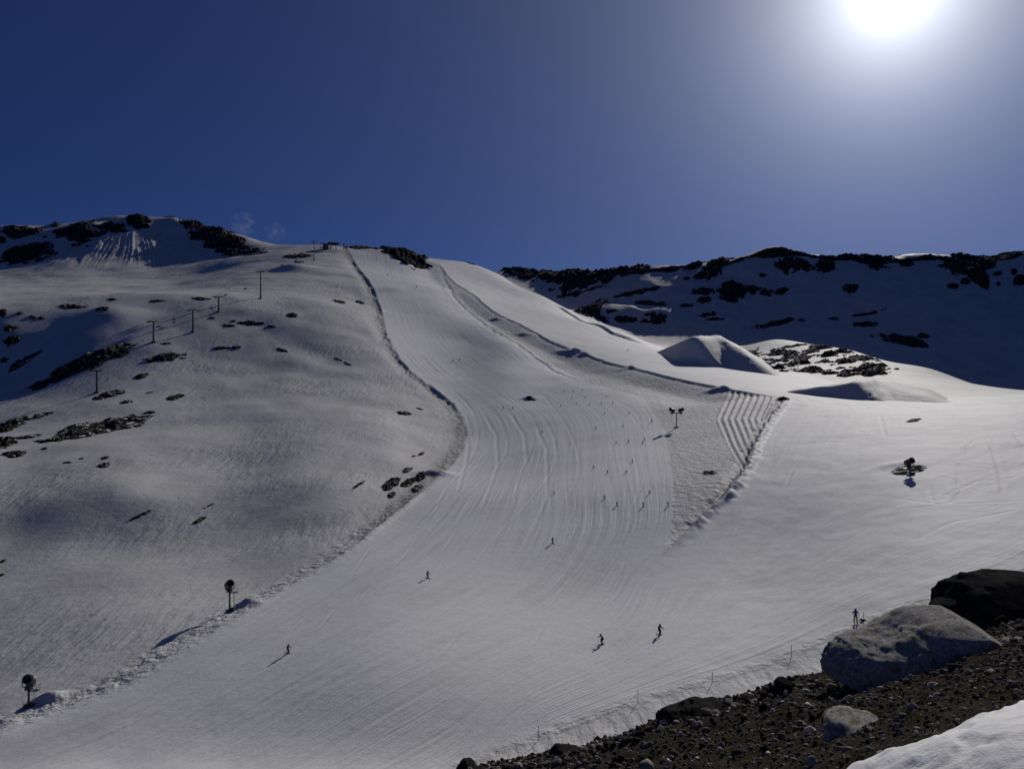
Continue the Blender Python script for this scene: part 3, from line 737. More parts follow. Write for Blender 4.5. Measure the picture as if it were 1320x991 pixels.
# ---------------------------------------------------------------- chairlift
PYL = [(405,336,24),(336,385,35),(282,402,20),(249,428,29),(198,441,27),(125,506,29)]
bases = [at(u, v, -0.3) for u, v, _ in PYL]; heights = [n * b.y / F for b, (_, _, n) in zip(bases, PYL)]
names = ['lift pylon nearest the top station','tall lift pylon standing alone above the flat rock','short lift pylon half hidden behind the crest with rubble at its foot',
         'third lift pylon from the bottom, on the smooth bench','second lift pylon from the bottom, above the slanting rocks','lowest lift pylon in front of the biggest slanting rock band']
arms = []
for i, (b, Hh) in enumerate(zip(bases, heights)):
    d = (bases[min(i + 1, 5)] - bases[max(i - 1, 0)]); az = math.atan2(d.y, d.x)
    r = empty('lift_pylon', b, az); tag(r, names[i], 'pylon', 'chairlift pylons')
    build('mast', lambda bm: tube(bm, (0, 0, -1), (0, 0, Hh), 0.55, 0.4, 10), M_STEEL, r)
    build('cross_arm', lambda bm: (box(bm, (0, 0, Hh), (0.6, 6.4, 0.5)), tube(bm, (0, -3, Hh + .2), (0, 0, Hh + 1.6), 0.12), tube(bm, (0, 3, Hh + .2), (0, 0, Hh + 1.6), 0.12)), M_DARK, r)
    for sg in (-1, 1):
        def train(bm):
            box(bm, (0, 3.1 * sg, Hh - 0.35), (4.6, 0.35, 0.3))
            for k in range(6): tube(bm, (-2.0 + k * 0.8, 3.1 * sg - .14, Hh - 0.1), (-2.0 + k * 0.8, 3.1 * sg + .14, Hh - 0.1), 0.3, n=10)
        build('sheave_train', train, M_DARK, r)
    build('ladder', lambda bm: (tube(bm, (0.65, -.25, 0), (0.5, -.25, Hh), 0.05), tube(bm, (0.65, .25, 0), (0.5, .25, Hh), 0.05)), M_STEEL, r)
    build('footing', lambda bm: box(bm, (0, 0, 0.2), (2.2, 2.2, 1.2)), M_STEEL, r)
    side = Vector((-math.sin(az), math.cos(az), 0))
    arms.append([b + Vector((0, 0, Hh)) + side * 3.1 * sg for sg in (-1, 1)])
def chain(ps, n=8):
    out = []
    for a, b in zip(ps[:-1], ps[1:]):
        L = (b - a).length
        for k in range(n):
            t = k / n; q = a.lerp(b, t); q.z -= 0.02 * L * 4 * t * (1 - t) * 0.6; out.append(q)
    out.append(ps[-1]); return out
station_p = at(430, 322, 0)
top_ends = [station_p + Vector((-2.6, 0, 4.5)), station_p + Vector((2.6, 0, 4.5))]
cab = []
for sg in (0, 1):
    pts = chain([top_ends[sg]] + [a[sg] for a in arms] + [arms[-1][sg] + (arms[-1][sg] - arms[-2][sg]) * 0.8 - Vector((0, 0, 14))])
    cab.append(pts)
    def f(bm):
        for a, b in zip(pts[:-1], pts[1:]): tube(bm, a, b, 0.03, n=5, cap=False)
    o = build('haul_cable', f, M_CABLE)
    tag(o, 'near steel haul cable of the chairlift' if sg == 0 else 'far steel haul cable of the chairlift', 'cable', 'chairlift cables')
def make_chair():
    r = empty('lift_chair', (0, 0, 0))
    build('hanger', lambda bm: (tube(bm, (0, 0, 0), (0, 0, -2.4), 0.07), tube(bm, (0, -1.2, -2.4), (0, 1.2, -2.4), 0.06)), M_STEEL, r)
    build('seat', lambda bm: box(bm, (0.35, 0, -3.1), (0.7, 2.4, 0.14)), M_DARK, r)
    build('backrest', lambda bm: box(bm, (-0.05, 0, -2.75), (0.12, 2.4, 0.8)), M_DARK, r)
    return r
ch0 = make_chair(); first = True
spots = [(0,4,'left of the lift pylon nearest the station'),(1,5,'right of it'),(0,10,''),(1,12,''),(0,13,''),(1,20,''),(0,22,''),(1,28,''),(0,29,''),(0,35,''),(1,37,''),(0,43,'')]
span = ['between the top station and the first pylon','on the span below the first pylon','on the span below the tall lone pylon','on the span below the short pylon','on the span above the second lowest pylon','on the lowest visible span']
seen = {}
for sg, k, _ in spots:
    o = ch0 if first else copy_tree(ch0); first = False
    q = cab[sg][k]; d = cab[sg][k + 1] - q
    o.location = q; o.rotation_euler = (0, 0, math.atan2(d.y, d.x))
    s_ = min(k // 8, 5); key = (s_, sg); seen[key] = seen.get(key, 0) + 1
    tag(o, 'empty lift chair %s, %s cable%s' % (span[s_], 'near' if sg == 0 else 'far', '' if seen[key] == 1 else ', lower one'), 'lift chair', 'lift chairs on the cable')
# top station
r = empty('lift_station', station_p, 0.2); r.scale = (1.25, 1.25, 1.25); tag(r, 'small dark lift top station on the skyline left of the piste', 'lift station')
M_WALL = plain('station_cladding', (0.12, 0.125, 0.13), 0.6)
build('cabin', lambda bm: box(bm, (-7, 2, 2.2), (5.5, 4, 5.4)), M_WALL, r)
build('roof', lambda bm: box(bm, (-7, 2, 5.2), (6.4, 4.8, 0.5), Matrix.Rotation(0.08, 3, 'Y')), M_DARK, r)
for k in (-8.4, -6.0):
    build('window', lambda bm: box(bm, (k, -0.06, 3.2), (1.3, 0.1, 1.2)), plain('station_glass', (0.02, 0.025, 0.03), 0.1), r)
build('drive_housing', lambda bm: box(bm, (0, 0, 5.6), (10, 3.6, 1.8)), M_DARK, r)
for k in (-3.2, 3.2):
    build('support_leg', lambda bm: tube(bm, (k, 0, -1), (k * .6, 0, 5), 0.45), M_STEEL, r)
build('bullwheel', lambda bm: tube(bm, (0, 0, 4.3), (0, 0, 4.6), 2.6, n=20), M_STEEL, r)
for kx, kh in ((9, 6), (12, 4.5), (-12, 5.5)):
    build('mast', lambda bm: (tube(bm, (kx, 1, -1), (kx, 1, kh), 0.2), box(bm, (kx, 1, kh), (1.6, .5, .9))), M_DARK, r)
build('control_mast', lambda bm: (tube(bm, (6, 1, 0), (6, 1, 8), 0.15), box(bm, (6, 1, 8), (1.4, .4, .5))), M_STEEL, r)

# ---------------------------------------------------------------- people
def skin_mesh(name, verts, edges, radii, mats):
    me = bpy.data.meshes.new(name); me.from_pydata(verts, edges, [])
    o = bpy.data.objects.new(name, me); C.objects.link(o)
    m = o.modifiers.new('skin', 'SKIN')
    for i, rr in enumerate(radii): me.skin_vertices[0].data[i].radius = rr if isinstance(rr, tuple) else (rr, rr)
    me.skin_vertices[0].data[0].use_root = True
    sub = o.modifiers.new('sub', 'SUBSURF'); sub.levels = 1; sub.render_levels = 1
    dg = bpy.context.evaluated_depsgraph_get(); ev = o.evaluated_get(dg)
    out = bpy.data.meshes.new_from_object(ev)
    bpy.data.objects.remove(o)
    out.name = name; out.materials.clear()
    for mt in mats: out.materials.append(mt)
    out.shade_smooth()
    return out
M_PANTS = plain('ski_trousers', (0.035, 0.037, 0.045), 0.8)
M_SKIN = plain('skin', (0.35, 0.22, 0.16), 0.6)
M_SKI = plain('ski', (0.05, 0.05, 0.06), 0.4)
M_HELM = plain('helmet', (0.03, 0.03, 0.035), 0.35)
JACK = {'black': (0.025, 0.026, 0.03), 'red': (0.35, 0.03, 0.03), 'navy': (0.03, 0.05, 0.14), 'teal': (0.03, 0.12, 0.13), 'grey': (0.12, 0.12, 0.125)}
JM = {k: plain('jacket_' + k, c, 0.8) for k, c in JACK.items()}

def body(pose):
    if pose == 'stand':
        J = dict(pel=(0,0,.95), sp=(0,.02,1.18), ch=(0,.01,1.38), nk=(0,-.01,1.52), hd=(0,-.03,1.62), top=(0,-.02,1.74),
                 hl=(-.11,0,.92), kl=(-.14,-.04,.50), al=(-.16,.02,.12), tl=(-.16,-.14,.08), hr=(.11,0,.92), kr=(.14,-.04,.50), ar=(.16,.02,.12), tr=(.16,-.14,.08),
                 sl=(-.2,.01,1.42), el=(-.32,-.06,1.17), wl=(-.3,-.26,1.02), ml=(-.29,-.33,1.0), sr=(.2,.01,1.42), er=(.32,-.06,1.17), wr=(.3,-.26,1.02), mr=(.29,-.33,1.0))
    else:   # knees bent, leaning into a turn
        J = dict(pel=(.06,.12,.74), sp=(.03,.02,.95), ch=(-.02,-.10,1.13), nk=(-.05,-.16,1.26), hd=(-.06,-.21,1.36), top=(-.06,-.22,1.48),
                 hl=(-.06,.12,.72), kl=(-.12,-.18,.48), al=(-.02,.03,.13), tl=(-.02,-.14,.08), hr=(.17,.12,.72), kr=(.12,-.16,.46), ar=(.20,.05,.13), tr=(.2,-.12,.08),
                 sl=(-.22,-.10,1.18), el=(-.40,-.22,.98), wl=(-.38,-.44,.92), ml=(-.37,-.51,.91), sr=(.18,-.10,1.16), er=(.34,-.2,.94), wr=(.36,-.42,.88), mr=(.35,-.49,.87))
    order = list(J); V = [J[k] for k in order]; ix = {k: i for i, k in enumerate(order)}
    E = [('pel','sp'),('sp','ch'),('ch','nk'),('nk','hd'),('hd','top'),('pel','hl'),('hl','kl'),('kl','al'),('al','tl'),('pel','hr'),('hr','kr'),('kr','ar'),('ar','tr'),
         ('ch','sl'),('sl','el'),('el','wl'),('wl','ml'),('ch','sr'),('sr','er'),('er','wr'),('wr','mr')]
    RR = dict(pel=.15, sp=.145, ch=.155, nk=.065, hd=.105, top=.08, hl=.11, kl=.085, al=.075, tl=.06, hr=.11, kr=.085, ar=.075, tr=.06, sl=.085, el=.065, wl=.05, ml=.045, sr=.085, er=.065, wr=.05, mr=.045)
    return J, V, [(ix[a], ix[b]) for a, b in E], [RR[k] for k in order]
BODY = {}
def get_body(pose, col):
    if (pose, col) in BODY: return BODY[(pose, col)]
    J, V, E, RR = body(pose)
    base_me = BODY.get((pose, None))
    if base_me is None:
        base_me = skin_mesh('body_' + pose, V, E, RR, [M_PANTS, JM['black'], M_SKIN])
        hipz = J['pel'][2]
        for pl in base_me.polygons:
            c = pl.center
            pl.material_index = 2 if (c - Vector(J['hd'])).length < .13 else (1 if c.z > hipz - 0.02 else 0)
        BODY[(pose, None)] = base_me
    m = base_me.copy(); m.materials[1] = JM[col]; BODY[(pose, col)] = m
    return m
GEAR = {}
def person(u, v, pose, col, az, label, group=None, skis=True, scale=1.0, name='person'):
    p = at(u, v); r = empty(name, p, az); r.scale = (scale,) * 3
    tag(r, label, 'person', group)
    J = body(pose)[0]
    ob = bpy.data.objects.new('body', get_body(pose, col)); C.objects.link(ob); ob.parent = r
    def part(nm, key, fn, mat):
        if key not in GEAR:
            o = build(nm, fn, mat, r); GEAR[key] = o.data
        else:
            o = bpy.data.objects.new(nm, GEAR[key]); C.objects.link(o); o.parent = r
        return o
    H = Vector(J['hd'])
    def helm(bm):
        bmesh.ops.create_icosphere(bm, subdivisions=2, radius=.145, matrix=Matrix.Translation(H + Vector((0, .025, .045))))
    part('helmet', ('helm', pose), helm, M_HELM)
    if skis:
        for sd_, k in (('l', -1), ('r', 1)):
            A = Vector(J['a' + sd_])
            def ski(bm):
                box(bm, A + Vector((0, -.08, -.09)), (.085, 1.55, .025))
                box(bm, A + Vector((0, -.90, -.055)), (.085, .2, .022), Matrix.Rotation(-0.35, 3, 'X'))
                box(bm, A + Vector((0, -.06, -.03)), (.10, .30, .12))
            part('ski', ('ski', pose, sd_), ski, M_SKI)
            W = Vector(J['m' + sd_])
            def pole(bm):
                tip = Vector((W.x * 1.15, W.y + (.10 if pose == 'stand' else .75), .02 if pose == 'stand' else .35))
                tube(bm, W + Vector((0, 0, .1)), tip, .014, n=5); tube(bm, tip.lerp(W, .07), tip.lerp(W, .09), .05, n=8)
            part('ski_pole', ('pole', pose, sd_), pole, M_SKI)
    return r

G = 'skiers on the pistes'
SK = [
 (850,818,'turn','black',0.5,'nearest dark skier on the lower piste, the right one of two above the rocks',1.12),
 (776,830,'turn','black',-1.2,'dark skier turning with skis across the slope, left one of two above the rocks',1.05),
 (551,745,'turn','black',0.8,'lone dark skier in the middle of the lower piste with a long shadow',1.0),
 (371,842,'turn','black',1.0,'lone dark skier at the lower left of the piste',1.0),
 (712,700,'turn','grey',0.6,'grey skier halfway between the lone middle skier and the skier crowd',.9),
 (649,527,'stand','black',0.3,'left skier of the pair standing under the dark bump',1.1),
 (661,527,'stand','black',0.3,'right skier of the pair standing under the dark bump',1.1),
 (723,524,'turn','black',-.5,'skier right of the pair under the dark bump',1.1),
 (699,557,'turn','black',.9,'skier alone below the pair under the dark bump',1.1),
 (840,544,'stand','black',.2,'skier standing left of the twin-headed snow gun',1.15),
 (768,553,'turn','navy',.4,'skier in the crowd left of the twin snow gun, lowest of its left column',1.1),
 (779,534,'turn','black',.4,'skier in the crowd directly below the upper row of three',1.0),
 (760,522,'turn','black',.2,'left skier of the row of three in the upper crowd',1.0),
 (775,521,'turn','teal',.6,'middle skier of the row of three in the upper crowd',1.0),
 (790,520,'stand','black',.0,'right skier of the row of three in the upper crowd',1.0),
 (811,533,'turn','black',.7,'skier of the upper crowd nearest to the one standing by the twin gun',1.0),
 (803,550,'turn','red',.1,'red skier left of the twin snow gun at the same height',1.0),
 (743,521,'turn','black',.8,'skier just left of the row of three in the upper crowd',.95),
 (782,512,'stand','black',.2,'skier above the row of three, rightmost of the top rows',.95),
 (737,513,'stand','black',.2,'left skier of two under the topmost row of three',.95),
 (754,513,'turn','navy',.4,'right skier of two under the topmost row of three',.95),
 (727,505,'turn','black',.4,'left skier of the topmost row of three in the crowd',.95),
 (739,505,'turn','black',.9,'middle skier of the topmost row of three in the crowd',.95),
 (751,504,'stand','black',.1,'right skier of the topmost row of three in the crowd',.95),
 (794,572,'turn','black',.5,'dark skier left of the red skier in the middle crowd',1.05),
 (810,570,'turn','red',.3,'red skier in the middle crowd',1.05),
 (831,567,'turn','black',.6,'upper skier of two at the right side of the middle crowd',1.0),
 (828,572,'turn','grey',.6,'lower skier of two at the right side of the middle crowd',1.0),
 (765,604,'turn','black',.7,'leftmost skier of the lower row below the middle crowd',1.05),
 (783,610,'turn','black',.3,'second skier from the left in the lower row below the middle crowd',1.0),
 (807,610,'turn','black',.9,'third skier from the left in the lower row below the middle crowd',1.05),
 (815,596,'turn','navy',.5,'skier just above the lower row on its right side',1.0),
 (779,643,'turn','black',.5,'left skier of the lowest row of the crowd',1.0),
 (795,652,'turn','black',.8,'second skier from the left in the lowest row of the crowd',1.05),
 (829,653,'turn','black',.6,'third skier from the left in the lowest row of the crowd',1.1),
 (861,652,'turn','grey',.2,'rightmost skier of the lowest row, beside the rough snow',1.0),
 (837,636,'turn','black',.5,'skier just above the lowest row on its right side',.95),
 (714,637,'turn','grey',.5,'grey skier left of the lowest row of the crowd',.9),
 (584,466,'turn','black',.4,'left skier of the pair on the steep upper piste',1.1),
 (592,465,'turn','black',.7,'right skier of the pair on the steep upper piste',1.1),
 (537,371,'stand','black',.2,'left skier on the bright bench across the upper piste',1.3),
 (572,372,'stand','black',.2,'right skier on the bright bench across the upper piste',1.3),
 (500,356,'stand','black',.2,'highest skier near the top of the groomed piste',1.3),
 (809,453,'turn','black',.4,'lone skier on the bright right-hand piste left of the tall jump',1.2),
]
for (u, v, pose, col, az, lab, sc) in SK:
    person(u, v, pose, col, az, lab, G, True, sc * (0.64 if 500 < v < 690 else 0.9))
person(1103, 803, 'stand', 'navy', 2.6, 'person in dark clothes standing with poles at the boundary rope', None, True, 1.0)
# kit bag beside the person
def bagf(bm):
    bmesh.ops.create_icosphere(bm, subdivisions=2, radius=.5, matrix=Matrix.Translation((0, 0, .22)) @ Matrix.Diagonal((1.2, .7, .55, 1)))
p = at(1112, 800)
bg_ = empty('kit_bag', p); bg_.scale = (0.62, 0.62, 0.62); tag(bg_, 'dark kit bag lying on the snow beside the standing person', 'bag')
build('sack', bagf, M_DARK, bg_, True)
build('handle', lambda bm: (tube(bm, (-.25, 0, .45), (-.15, 0, .62), .03), tube(bm, (-.15, 0, .62), (.15, 0, .62), .03), tube(bm, (.15, 0, .62), (.25, 0, .45), .03)), M_STEEL, bg_)

# ---------------------------------------------------------------- boundary rope
M_POLE = plain('marker_pole', (0.12, 0.10, 0.09), 0.6)
M_TIP = plain('marker_tip', (0.35, 0.06, 0.05), 0.6)
PO = [(694,954,19,'lowest boundary pole, near the dark rocks'),(822,905,16,'second boundary pole from the lower left'),(918,880,14,'third boundary pole from the lower left'),
      (1020,846,15,'boundary pole left of the standing person'),(1113,803,14,'boundary pole directly right of the standing person beside the bag'),(1212,771,12,'boundary pole just left of the dark boulder'),(1289,748,10,'highest boundary pole, at the right above the dark boulder')]
ropep = []
for (u, v, n_, lab) in PO:
    p = at(u, v, -0.1); hh_ = n_ * p.y / F
    r = empty('boundary_pole', p); tag(r, lab, 'pole', 'boundary poles')
    build('shaft', lambda bm: tube(bm, (0, 0, -.2), (0.03, 0, hh_), .035, .03, 7), M_POLE, r)
    build('tip', lambda bm: tube(bm, (0.03, 0, hh_), (0.03, 0, hh_ + .12), .045, .03, 7), M_TIP, r)
    ropep.append(p + Vector((0, 0, hh_ * .8)))
def ropef(bm):
    pts = []
    for a, b in zip(ropep[:-1], ropep[1:]):
        for k in range(10):
            t = k / 10; q = a.lerp(b, t)
            gz = ground(q.x, q.y) + 0.08
            q.z = max(q.z - 3.0 * 4 * t * (1 - t) * .5, gz); pts.append(q)
    pts.append(ropep[-1])
    for a, b in zip(pts[:-1], pts[1:]): tube(bm, a, b, .012, n=5, cap=False)
tag(build('boundary_rope', ropef, M_POLE), 'thin rope sagging between the boundary poles above the rocks', 'rope')

# ---------------------------------------------------------------- near bank: gravel, boulders, snow patch
bank_pts = {
 1500: [(1000,2.4),(900,3.4),(820,6),(775,9),(760,12),(800,18),(850,32),(960,66)],
 1320: [(1790,1.2),(1000,2.5),(905,3.7),(840,6),(800,9),(785,11),(815,16),(865,30),(980,66)],
 1150: [(1820,1.2),(991,3.0),(905,5),(868,7),(848,8.6),(880,13),(935,30),(1010,66)],
 1000: [(1850,1.2),(991,4.2),(940,5.4),(902,6.7),(886,7.7),(925,12),(985,30),(1060,66)],
 870:  [(1875,1.2),(991,5),(950,6.2),(926,7.4),(965,12),(1005,30),(1070,66)],
 720:  [(1875,1.2),(1040,5),(993,6.5),(974,7.6),(1005,12),(1045,30),(1090,66)],
 590:  [(1875,1.2),(1070,5.5),(1003,8),(1035,12),(1065,30),(1110,66)],
 400:  [(1900,1.2),(1250,4.5),(1110,8),(1150,13),(1160,30),(1160,66)],
 100:  [(2000,1.2),(1500,3.5),(1270,8),(1260,30),(1260,66)],
 -200: [(2100,1.2),(1600,3.5),(1350,8),(1330,30),(1330,66)],
}
BP, BV = [], []
for u, lst in bank_pts.items():
    for v, Y in lst: BP.append(((u - CU) / F, 0.35 * math.log(Y))); BV.append((VH - v) / F)
btps = TPS(BP, BV, 1e-4)
nb_a, nb_l = 560, 420
ba, bl = np.meshgrid(np.linspace(-0.95, 1.05, nb_a), np.linspace(math.log(1.15), math.log(66), nb_l), indexing='ij')
bY = np.exp(bl); bX = ba * bY
def bank_z(a, l):
    a = np.asarray(a, float); l = np.asarray(l, float)
    Y = np.exp(l); X = a * Y
    t = btps(np.c_[a.ravel(), 0.35 * l.ravel()]).reshape(a.shape)
    amp = np.clip(Y / 6, 0.4, 3)
    z = Y * t + fbm(X / .9, Y / .9, 101, 4) * 0.09 * amp + fbm(X / .17, Y / .17, 111, 3) * 0.03 * np.clip(amp, 0, 1.3)
    return z
bank = grid_mesh('gravel_bank', bX, bY, bank_z(ba, bl) + CZ, M_SOIL, True)
bank['kind'] = 'structure'

def bank_at(u, v):
    a, t = (u - CU) / F, (VH - v) / F
    ls = np.linspace(math.log(1.3), math.log(14), 500)
    tt = bank_z(np.full(500, a), ls) / np.exp(ls)
    j = np.nonzero(tt >= t)[0]
    j = int(j[0]) if len(j) else int(np.argmax(tt))
    Y = math.exp(ls[j]); return Vector((a * Y, Y, float(tt[j]) * Y + CZ))

def loft_rock(name, st, Yc, mat, label, seed=1, expo=2.5, rough=0.05, lean=0.0):
    """a boulder as a loft of rounded sections: station = (u, top v, bottom v, half thickness in m)"""
    st = sorted(st); us = np.array([s[0] for s in st], float)
    size = (us[-1] - us[0]) / F * Yc
    N_, K_ = (120, 96) if size > 0.6 else (48, 40)
    uu = us[0] + (us[-1] - us[0]) * (0.5 - 0.5 * np.cos(np.linspace(0, math.pi, N_)))
    tp, bt, th = (np.interp(uu, us, [s[k] for s in st]) for k in (1, 2, 3))
    ang = np.linspace(0, 2 * math.pi, K_, endpoint=False)
    if lean:      # a sloping top that rises away from the viewer, a steep front
        SY = [-1, -1.02, -.97, -.8, -.35, .2, .65, .95, 1.0, 1.0, 0.0]; SZ = [-1, -.2, .36, .64, .83, .95, 1.0, .75, .2, -1, -1.05]
        par = np.linspace(0, 1, len(SY) + 1); k_ = np.linspace(0, 1, K_, endpoint=False)
        cy, cz = np.interp(k_, par, SY + SY[:1]), np.interp(k_, par, SZ + SZ[:1])
    else:
        c, s_ = np.cos(ang), np.sin(ang)
        cy = np.sign(c) * np.abs(c) ** (2 / expo); cz = np.sign(s_) * np.abs(s_) ** (2 / expo)
    V = []
    for u, a_, b_, h_ in zip(uu, tp, bt, th):
        X = (u - CU) / F * Yc; zt, zb = (VH - a_) / F * Yc, (VH - b_) / F * Yc - 0.06
        for k in range(K_): V.append((X, Yc + cy[k] * h_, (zt + zb) / 2 + cz[k] * (zt - zb) / 2))
    V = np.array(V)
    ctr = V.mean(0); dirn = V - ctr; dirn /= np.linalg.norm(dirn, axis=1)[:, None] + 1e-9
    dsp = np.empty(len(V)); of = Vector((seed * 3.1, seed * 1.7, seed))
    for i, p in enumerate(V):
        q = Vector(p) / size
        d_, _p = mnoise.voronoi(q * 5.5 + of)
        dsp[i] = 1.4 * mnoise.fractal(q * 2.6 + of, 1.0, 2.0, 3) + 0.5 * mnoise.fractal(q * 11 + of, 0.9, 2.1, 4) - 0.45 * max(0, 0.12 - (d_[1] - d_[0])) * 3 + 0.25 * mnoise.fractal(q * 34 + of, 0.9, 2.1, 3)
    V = V + dirn * (dsp * rough * size)[:, None]
    ctr = V.mean(0); rr_ = random.Random(seed)
    for _ in range(16):
        n_ = np.array([rr_.gauss(0, .35), rr_.gauss(0, 1) - .5, rr_.gauss(0, .8) + .25]); n_ /= np.linalg.norm(n_)
        e_ = (V - ctr) @ n_; lim = e_.max() * rr_.uniform(.82, .95)
        V = V - np.outer(np.maximum(0, e_ - lim) * 0.85, n_)
    V[:, 2] += CZ
    faces = []
    for i in range(N_ - 1):
        for k in range(K_):
            faces.append((i * K_ + k, i * K_ + (k + 1) % K_, (i + 1) * K_ + (k + 1) % K_, (i + 1) * K_ + k))
    faces.append(tuple(range(K_))[::-1]); faces.append(tuple((N_ - 1) * K_ + k for k in range(K_)))
    o = mesh_obj(name, [tuple(p) for p in V], faces, mat, None, True)
    bm = bmesh.new(); bm.from_mesh(o.data); bmesh.ops.recalc_face_normals(bm, faces=bm.faces); bm.to_mesh(o.data); bm.free(); o.data.shade_smooth()
    return tag(o, label, 'boulder', 'boulders on the gravel bank')
loft_rock('boulder', [(1062,843,853,.05),(1072,834,862,.24),(1090,825,868,.34),(1110,822,886,.42),(1140,819,893,.5),(1176,803,893,.58),(1200,793,893,.58),(1228,790,886,.55),(1257,795,870,.48),(1275,808,852,.32),(1285,822,842,.08)], 6.7, M_BOULDER, 'big pale grey boulder with a sunlit top on the gravel bank', 3, 2.4, 0.035, 0.25)
loft_rock('boulder', [(1208,786,800,.1),(1218,780,815,.4),(1232,772,825,.6),(1245,754,828,.8),(1270,746,830,.9),(1320,743,832,1.0),(1370,748,830,.9),(1420,760,826,.6),(1440,780,815,.1)], 9.3, M_BOULDER_D, 'large dark boulder at the right picture edge behind the pale one', 5, 2.8, 0.03)
loft_rock('boulder', [(1066,938,954,.04),(1074,928,962,.16),(1085,925,966,.22),(1110,926,969,.26),(1140,932,967,.25),(1160,945,965,.18),(1174,954,960,.04)], 4.35, M_BOULDER, 'low tan-topped rock half sunk in the gravel below the big pale boulder', 8, 2.3, 0.04, 0.3)
loft_rock('boulder', [(997,889,896,.03),(1003,876,897,.1),(1009,868,898,.14),(1015,875,897,.12),(1022,887,895,.03)], 7.2, M_BOULDER_D, 'small pointed dark rock standing on the edge of the gravel bank', 9, 2.2, 0.05)
loft_rock('boulder', [(853,925,940,.08),(861,914,955,.28),(880,911,966,.38),(900,903,968,.42),(930,905,963,.4),(952,910,955,.3),(970,917,945,.08)], 7.5, M_BOULDER_D, 'blocky dark rock on the bank edge left of the pointed rock', 12, 3.0, 0.05)
loft_rock('boulder', [(706,975,984,.05),(716,963,988,.2),(730,960,988,.24),(742,966,986,.2),(752,976,984,.04)], 7.8, M_BOULDER_D, 'rounded dark rock at the lower end of the bank edge', 14, 2.3, 0.05)
loft_rock('boulder', [(588,989,997,.04),(596,979,1000,.16),(604,977,1000,.18),(612,984,999,.1),(617,990,997,.03)], 8.2, M_BOULDER_D, 'small dark rock peeking up at the bottom picture edge, leftmost', 15, 2.3, 0.05)
loft_rock('boulder', [(617,990,999,.03),(624,986,1001,.1),(632,989,999,.03)], 8.2, M_BOULDER_D, 'tiny dark rock right beside the leftmost rock at the bottom edge', 16, 2.3, 0.05)
loft_rock('boulder', [(1040,984,1004,.02),(1044,974,1008,.05),(1049,972,1008,.05),(1054,982,1006,.02)], 3.9, M_BOULDER, 'small pale upright stone at the bottom edge left of the snow patch', 17, 2.5, 0.05)
loft_rock('boulder', [(1276,872,882,.04),(1284,865,886,.12),(1300,864,886,.14),(1312,870,882,.05)], 5.0, M_BOULDER, 'flat pale slab on the gravel right of the big boulder', 18, 2.6, 0.05)
loft_rock('boulder', [(1295,828,842,.05),(1304,824,848,.15),(1322,824,850,.2),(1345,832,846,.06)], 6.6, M_BOULDER, 'flat grey slab in front of the large dark boulder', 19, 2.6, 0.05)

# stones one can pick out: pieces of the bank
def stone_mesh(seed, sub=2):
    bm = bmesh.new(); bmesh.ops.create_icosphere(bm, subdivisions=sub, radius=0.5)
    r_ = random.Random(seed); off = r_.random() * 50
    planes = [(Vector((r_.gauss(0, 1), r_.gauss(0, 1), r_.gauss(0, 1))).normalized(), r_.uniform(.26, .42)) for _ in range(7)]
    for v in bm.verts:
        for n_, d_ in planes:
            e = v.co.dot(n_) - d_
            if e > 0: v.co -= n_ * e
        v.co.x *= 1.25; v.co.z *= r_.uniform(.68, .72)
    me = bpy.data.meshes.new('stone'); bm.to_mesh(me); bm.free(); me.materials.append(M_STONE)
    at_ = me.attributes.new('tone', 'FLOAT', 'POINT'); at_.data.foreach_set('value', [r_.choice([.3, .4, .5, .7, 1.0, 1.5])] * len(me.vertices))
    return me
SM = [stone_mesh(k) for k in range(8)]
SNOW_EDGE = [(1070,1010),(1100,993),(1130,979),(1180,960),(1230,941),(1280,920),(1330,901),(1420,868),(1520,840)]
sex, sey = [p[0] for p in SNOW_EDGE], [p[1] for p in SNOW_EDGE]
crest_u, crest_v = [560,590,720,870,1000,1065,1150,1320], [1010,1003,974,926,886,880,860,800]
rs = random.Random(4)
def spot():
    while True:
        u = rs.uniform(590, 1330); v = rs.uniform(np.interp(u, crest_u, crest_v) + 1, 1000)
        if u > 1060 and v > np.interp(u, sex, sey) - 2: continue
        return u, v
def add_stone(u, v, px):
    p = bank_at(u, v)
    o = bpy.data.objects.new('stone', rs.choice(SM)); C.objects.link(o); o.parent = bank
    s = px * p.y / F
    o.scale = (s * rs.uniform(.8, 1.1), s * rs.uniform(.7, 1.1), s * rs.uniform(.6, 1.0))
    o.rotation_euler = (rs.uniform(-.3, .3), rs.uniform(-.3, .3), rs.uniform(0, 6.28)); o.location = p + Vector((0, 0, s * 0.12))
for k in range(90):
    u, v = spot(); add_stone(u, v, rs.choice([6, 7, 8, 8, 9, 10, 12, 15]))
for k in range(70):                       # rubble along the edge of the bank
    u = rs.uniform(640, 1060); add_stone(u, np.interp(u, crest_u, crest_v) + rs.uniform(-1, 12), rs.choice([8, 9, 11, 14, 18]))
